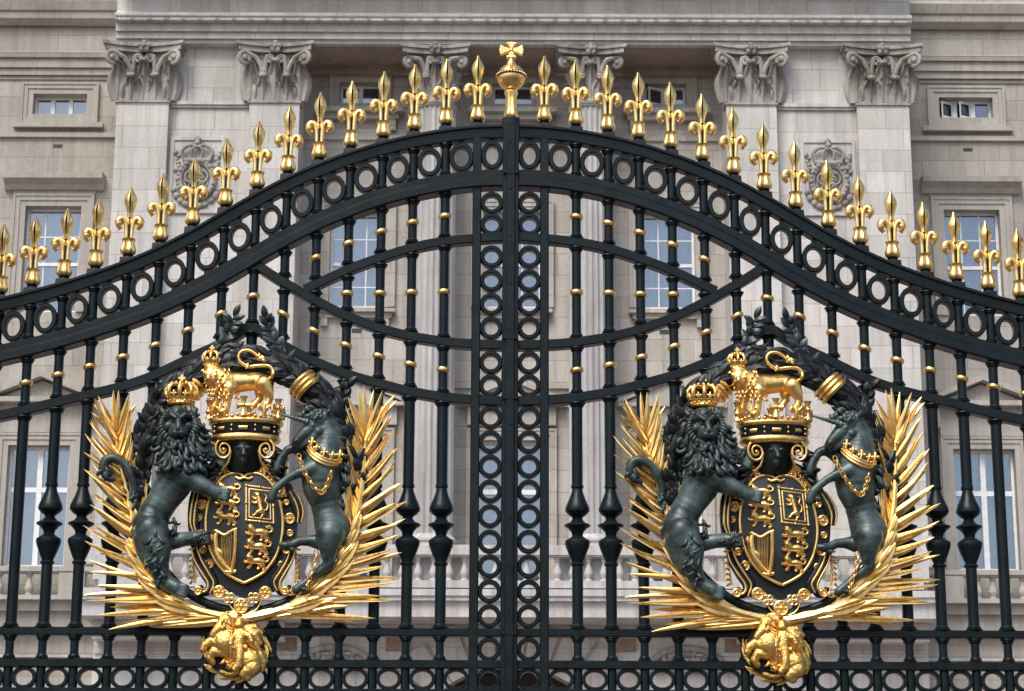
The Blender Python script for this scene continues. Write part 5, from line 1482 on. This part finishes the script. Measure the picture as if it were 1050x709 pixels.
chain([(327, 503, 43), (331, 498, 42), (334, 490, 42), (337, 481, 41)], 6).build('chain', GOLD, un, 60)
chain([(321, 562, 36), (320, 575, 35), (315, 588, 35), (310, 600, 34), (300, 606, 30), (290, 604, 26), (284, 600, 22)], 15).build('chain', GOLD, un, 60)

# --- gilt badge of the horseman at the foot
bc = (242, 668)
DMAP = lambda d: 4 + (d-10)*.62
OFFY = -2.5
m = MB(); pts = []
for i in range(40):
    a = 2*math.pi*i/40; k = 1+.035*math.sin(5*a+1)+.02*math.sin(9*a); pts.append((C(bc[0]+29*k*math.cos(a), bc[1]-29.5*k*math.sin(a)).x, C(bc[0]+29*k*math.cos(a), bc[1]-29.5*k*math.sin(a)).z))
m.plate(pts, -13*PX, -6*PX); badge = m.build('horseman_badge', LEAFB, coat, 40)  # plate coloured black to put dark gaps behind the gilt relief
m = MB()
for i in range(24):
    a = 30 + 360*i/24; x, y = bc[0]+27.5*math.cos(R(a)), bc[1]+28*math.sin(R(a))
    if 240 < a % 360 < 296: continue
    blade(m, x, y, a+78+rnd.uniform(-10, 10), rnd.uniform(15, 22), rnd.uniform(2.2, 3.4), 12, 13+rnd.uniform(-2, 5), .25, .5, 8, 'leaf', rnd.uniform(-.5, .5))
m.build('wreath', GOLDW, badge, 40)
organic('horse', [
    CH((230, 641, 38, 7), (225, 646.5, 43, 5.6), (221, 651, 44, 4.6), (218.5, 654, 44, 3.8)), CH((231, 640, 34, 8.5), (234, 650, 30, 11), (231, 661, 34, 13.5), (238, 668, 28, 12), (247, 675, 28, 12), (257, 680, 30, 12.5)),
    CH((226, 664, 38, 7), (217, 660, 41, 5), (210, 664, 41, 4), (208.5, 669, 41, 3.8)), CH((228, 670, 38, 7), (219, 671, 41, 5), (215, 677, 40, 4), (218, 682, 38, 3.6)),
    CH((259, 687, 36, 9), (250, 693, 38, 5.6), (254, 697, 36, 4.4)), CH((266, 676, 30, 6.5), (270, 681, 29, 5), (268, 689, 29, 3.6)), CH((231, 635, 38, 2.6), (233, 630, 39, 1))], .004, GOLDW, badge, .7)
organic('rider', [
    CH((246, 651, 40, 6), (245.5, 658, 42, 6.4), (245, 665, 41, 7)), CH((245, 643.5, 44, 4.6)), CH((245, 640.5, 43, 4), (248, 638, 40, 3.2), (254, 640, 38, 2)), CH((249, 652, 42, 4.4), (256, 655, 45, 3.4), (258, 660, 46, 3)), CH((242, 653, 44, 4), (237.5, 658, 48, 3.4), (236.5, 663, 49, 3)),
    CH((246, 667, 43, 6), (246, 676, 47, 4.6), (244.5, 684, 47, 3.8), (240.5, 689, 47, 3.2)), CH((253, 649, 34, 4.4), (261, 654, 34, 5), (266, 662, 32, 3.6)), CH((251, 646, 34, 3.4), (261, 646, 33, 3.8), (268, 652, 31, 2.4)), CH((250, 655, 36, 3.6), (258, 662, 36, 4), (266, 669, 33, 2.6))], .004, GOLDW, badge, .7)
m = MB()
CT(m, [(238, 648, 51), (237, 665, 51), (236, 686, 44)], [1.1, 1.1, .9], 6)
for i in range(9): lock(m, 231+rnd.uniform(-3, 4), 637+i*2.2, 50-i*.4, rnd.uniform(20, 130), 9, 1.7, rnd.choice((-1, 1))*.4)
for i in range(14): lock(m, 236+rnd.uniform(-6, 5), 683+rnd.uniform(-5, 5), 36+rnd.uniform(-4, 5), rnd.uniform(0, 360), 9, 1.8, rnd.choice((-1, 1))*.4)
for i in range(9): lock(m, 239+1.7*i, 664+rnd.uniform(-1, 1), 47, 90+rnd.uniform(-15, 15), 7, 1.5, .15)
CT(m, [(226, 691, 22), (236, 694, 26), (247, 691, 26), (256, 695, 22)], [2.5, 3.2, 3.0, 1.6], 8)
m.build('dragon_and_harness', GOLDW, badge, 70)
m = MB(); m.torus(C(241.5, 637, 24), 4.0*PX, 4.0*PX, 1.9*PX, 18, 8); CT(m, [(220, 637, 20), (232, 633.5, 22), (242, 631.5, 23), (252, 633.5, 22), (266, 637, 20)], [3, 3.6, 3.6, 3.6, 3], 9); CT(m, [(246, 640, 24), (250, 643, 25), (251, 649, 26)], [2.6, 3, 2], 8)
m.build('tie', GOLD, badge, 60)

DMAP = lambda d: d; OFFY = 0.0
un.location.x += .02; un.location.z -= .018
# --- a second coat of arms, on the right leaf
def copy_tree(o, parent=None):
    c = o.copy(); COL.objects.link(c)
    if parent: c.parent = parent
    for k_ in list(o.children): copy_tree(k_, c)
    return c
coat2 = copy_tree(coat); coat2.location.x += COATDX
for c_ in coat2.children:          # on this leaf the lion stands a little further left of the shield
    if c_.name.startswith('lion_supporter'): c_.location.x -= .042
coat2['label'] = 'gilt and bronze royal coat of arms with lion and unicorn on the right gate leaf'
for o in (coat, coat2): o['group'] = 'royal coats of arms on the gates'
# ------------------------------------------------------------------ daylight and camera
SUN_EL, SUN_AZ = R(52), R(205)          # soft sun high behind the viewer's left shoulder (azimuth clockwise from +Y)
w = bpy.data.worlds.new('World'); scene.world = w; w.use_nodes = True
nt = w.node_tree; bg = nt.nodes['Background']
sky = nt.nodes.new('ShaderNodeTexSky'); sky.sky_type = 'NISHITA'; sky.sun_disc = False
sky.sun_elevation = SUN_EL; sky.sun_rotation = SUN_AZ; sky.air_density = 1.0; sky.dust_density = 3.0; sky.ozone_density = 1.0
nt.links.new(sky.outputs[0], bg.inputs[0]); bg.inputs[1].default_value = 0.10
sl = bpy.data.lights.new('sun', 'SUN'); sl.energy = 1.2; sl.angle = R(25); sl.color = (1.0, 0.97, 0.93)
so = bpy.data.objects.new('sun', sl); COL.objects.link(so)
dirv = Vector((math.sin(SUN_AZ)*math.cos(SUN_EL), math.cos(SUN_AZ)*math.cos(SUN_EL), math.sin(SUN_EL)))
so.rotation_euler = dirv.to_track_quat('Z', 'Y').to_euler()
cam = bpy.data.cameras.new('camera'); co = bpy.data.objects.new('camera', cam); COL.objects.link(co)
cam.sensor_fit = 'HORIZONTAL'; cam.sensor_width = 36.0; cam.lens = 36.0*F/1050.0
cam.clip_start = 0.1; cam.clip_end = 2000
co.matrix_world = Matrix.Translation((0, -D, EYE)) @ Matrix.Rotation(math.pi/2 + PITCH, 4, 'X') @ Matrix.Rotation(ROLL, 4, 'Z')
cam.dof.use_dof = True; cam.dof.focus_distance = 14.3; cam.dof.aperture_fstop = 13.0
scene.camera = co
vs_ = scene.view_settings; vs_.view_transform = 'Standard'; vs_.look = 'None'; vs_.gamma = 1.0; vs_.exposure = 1.0
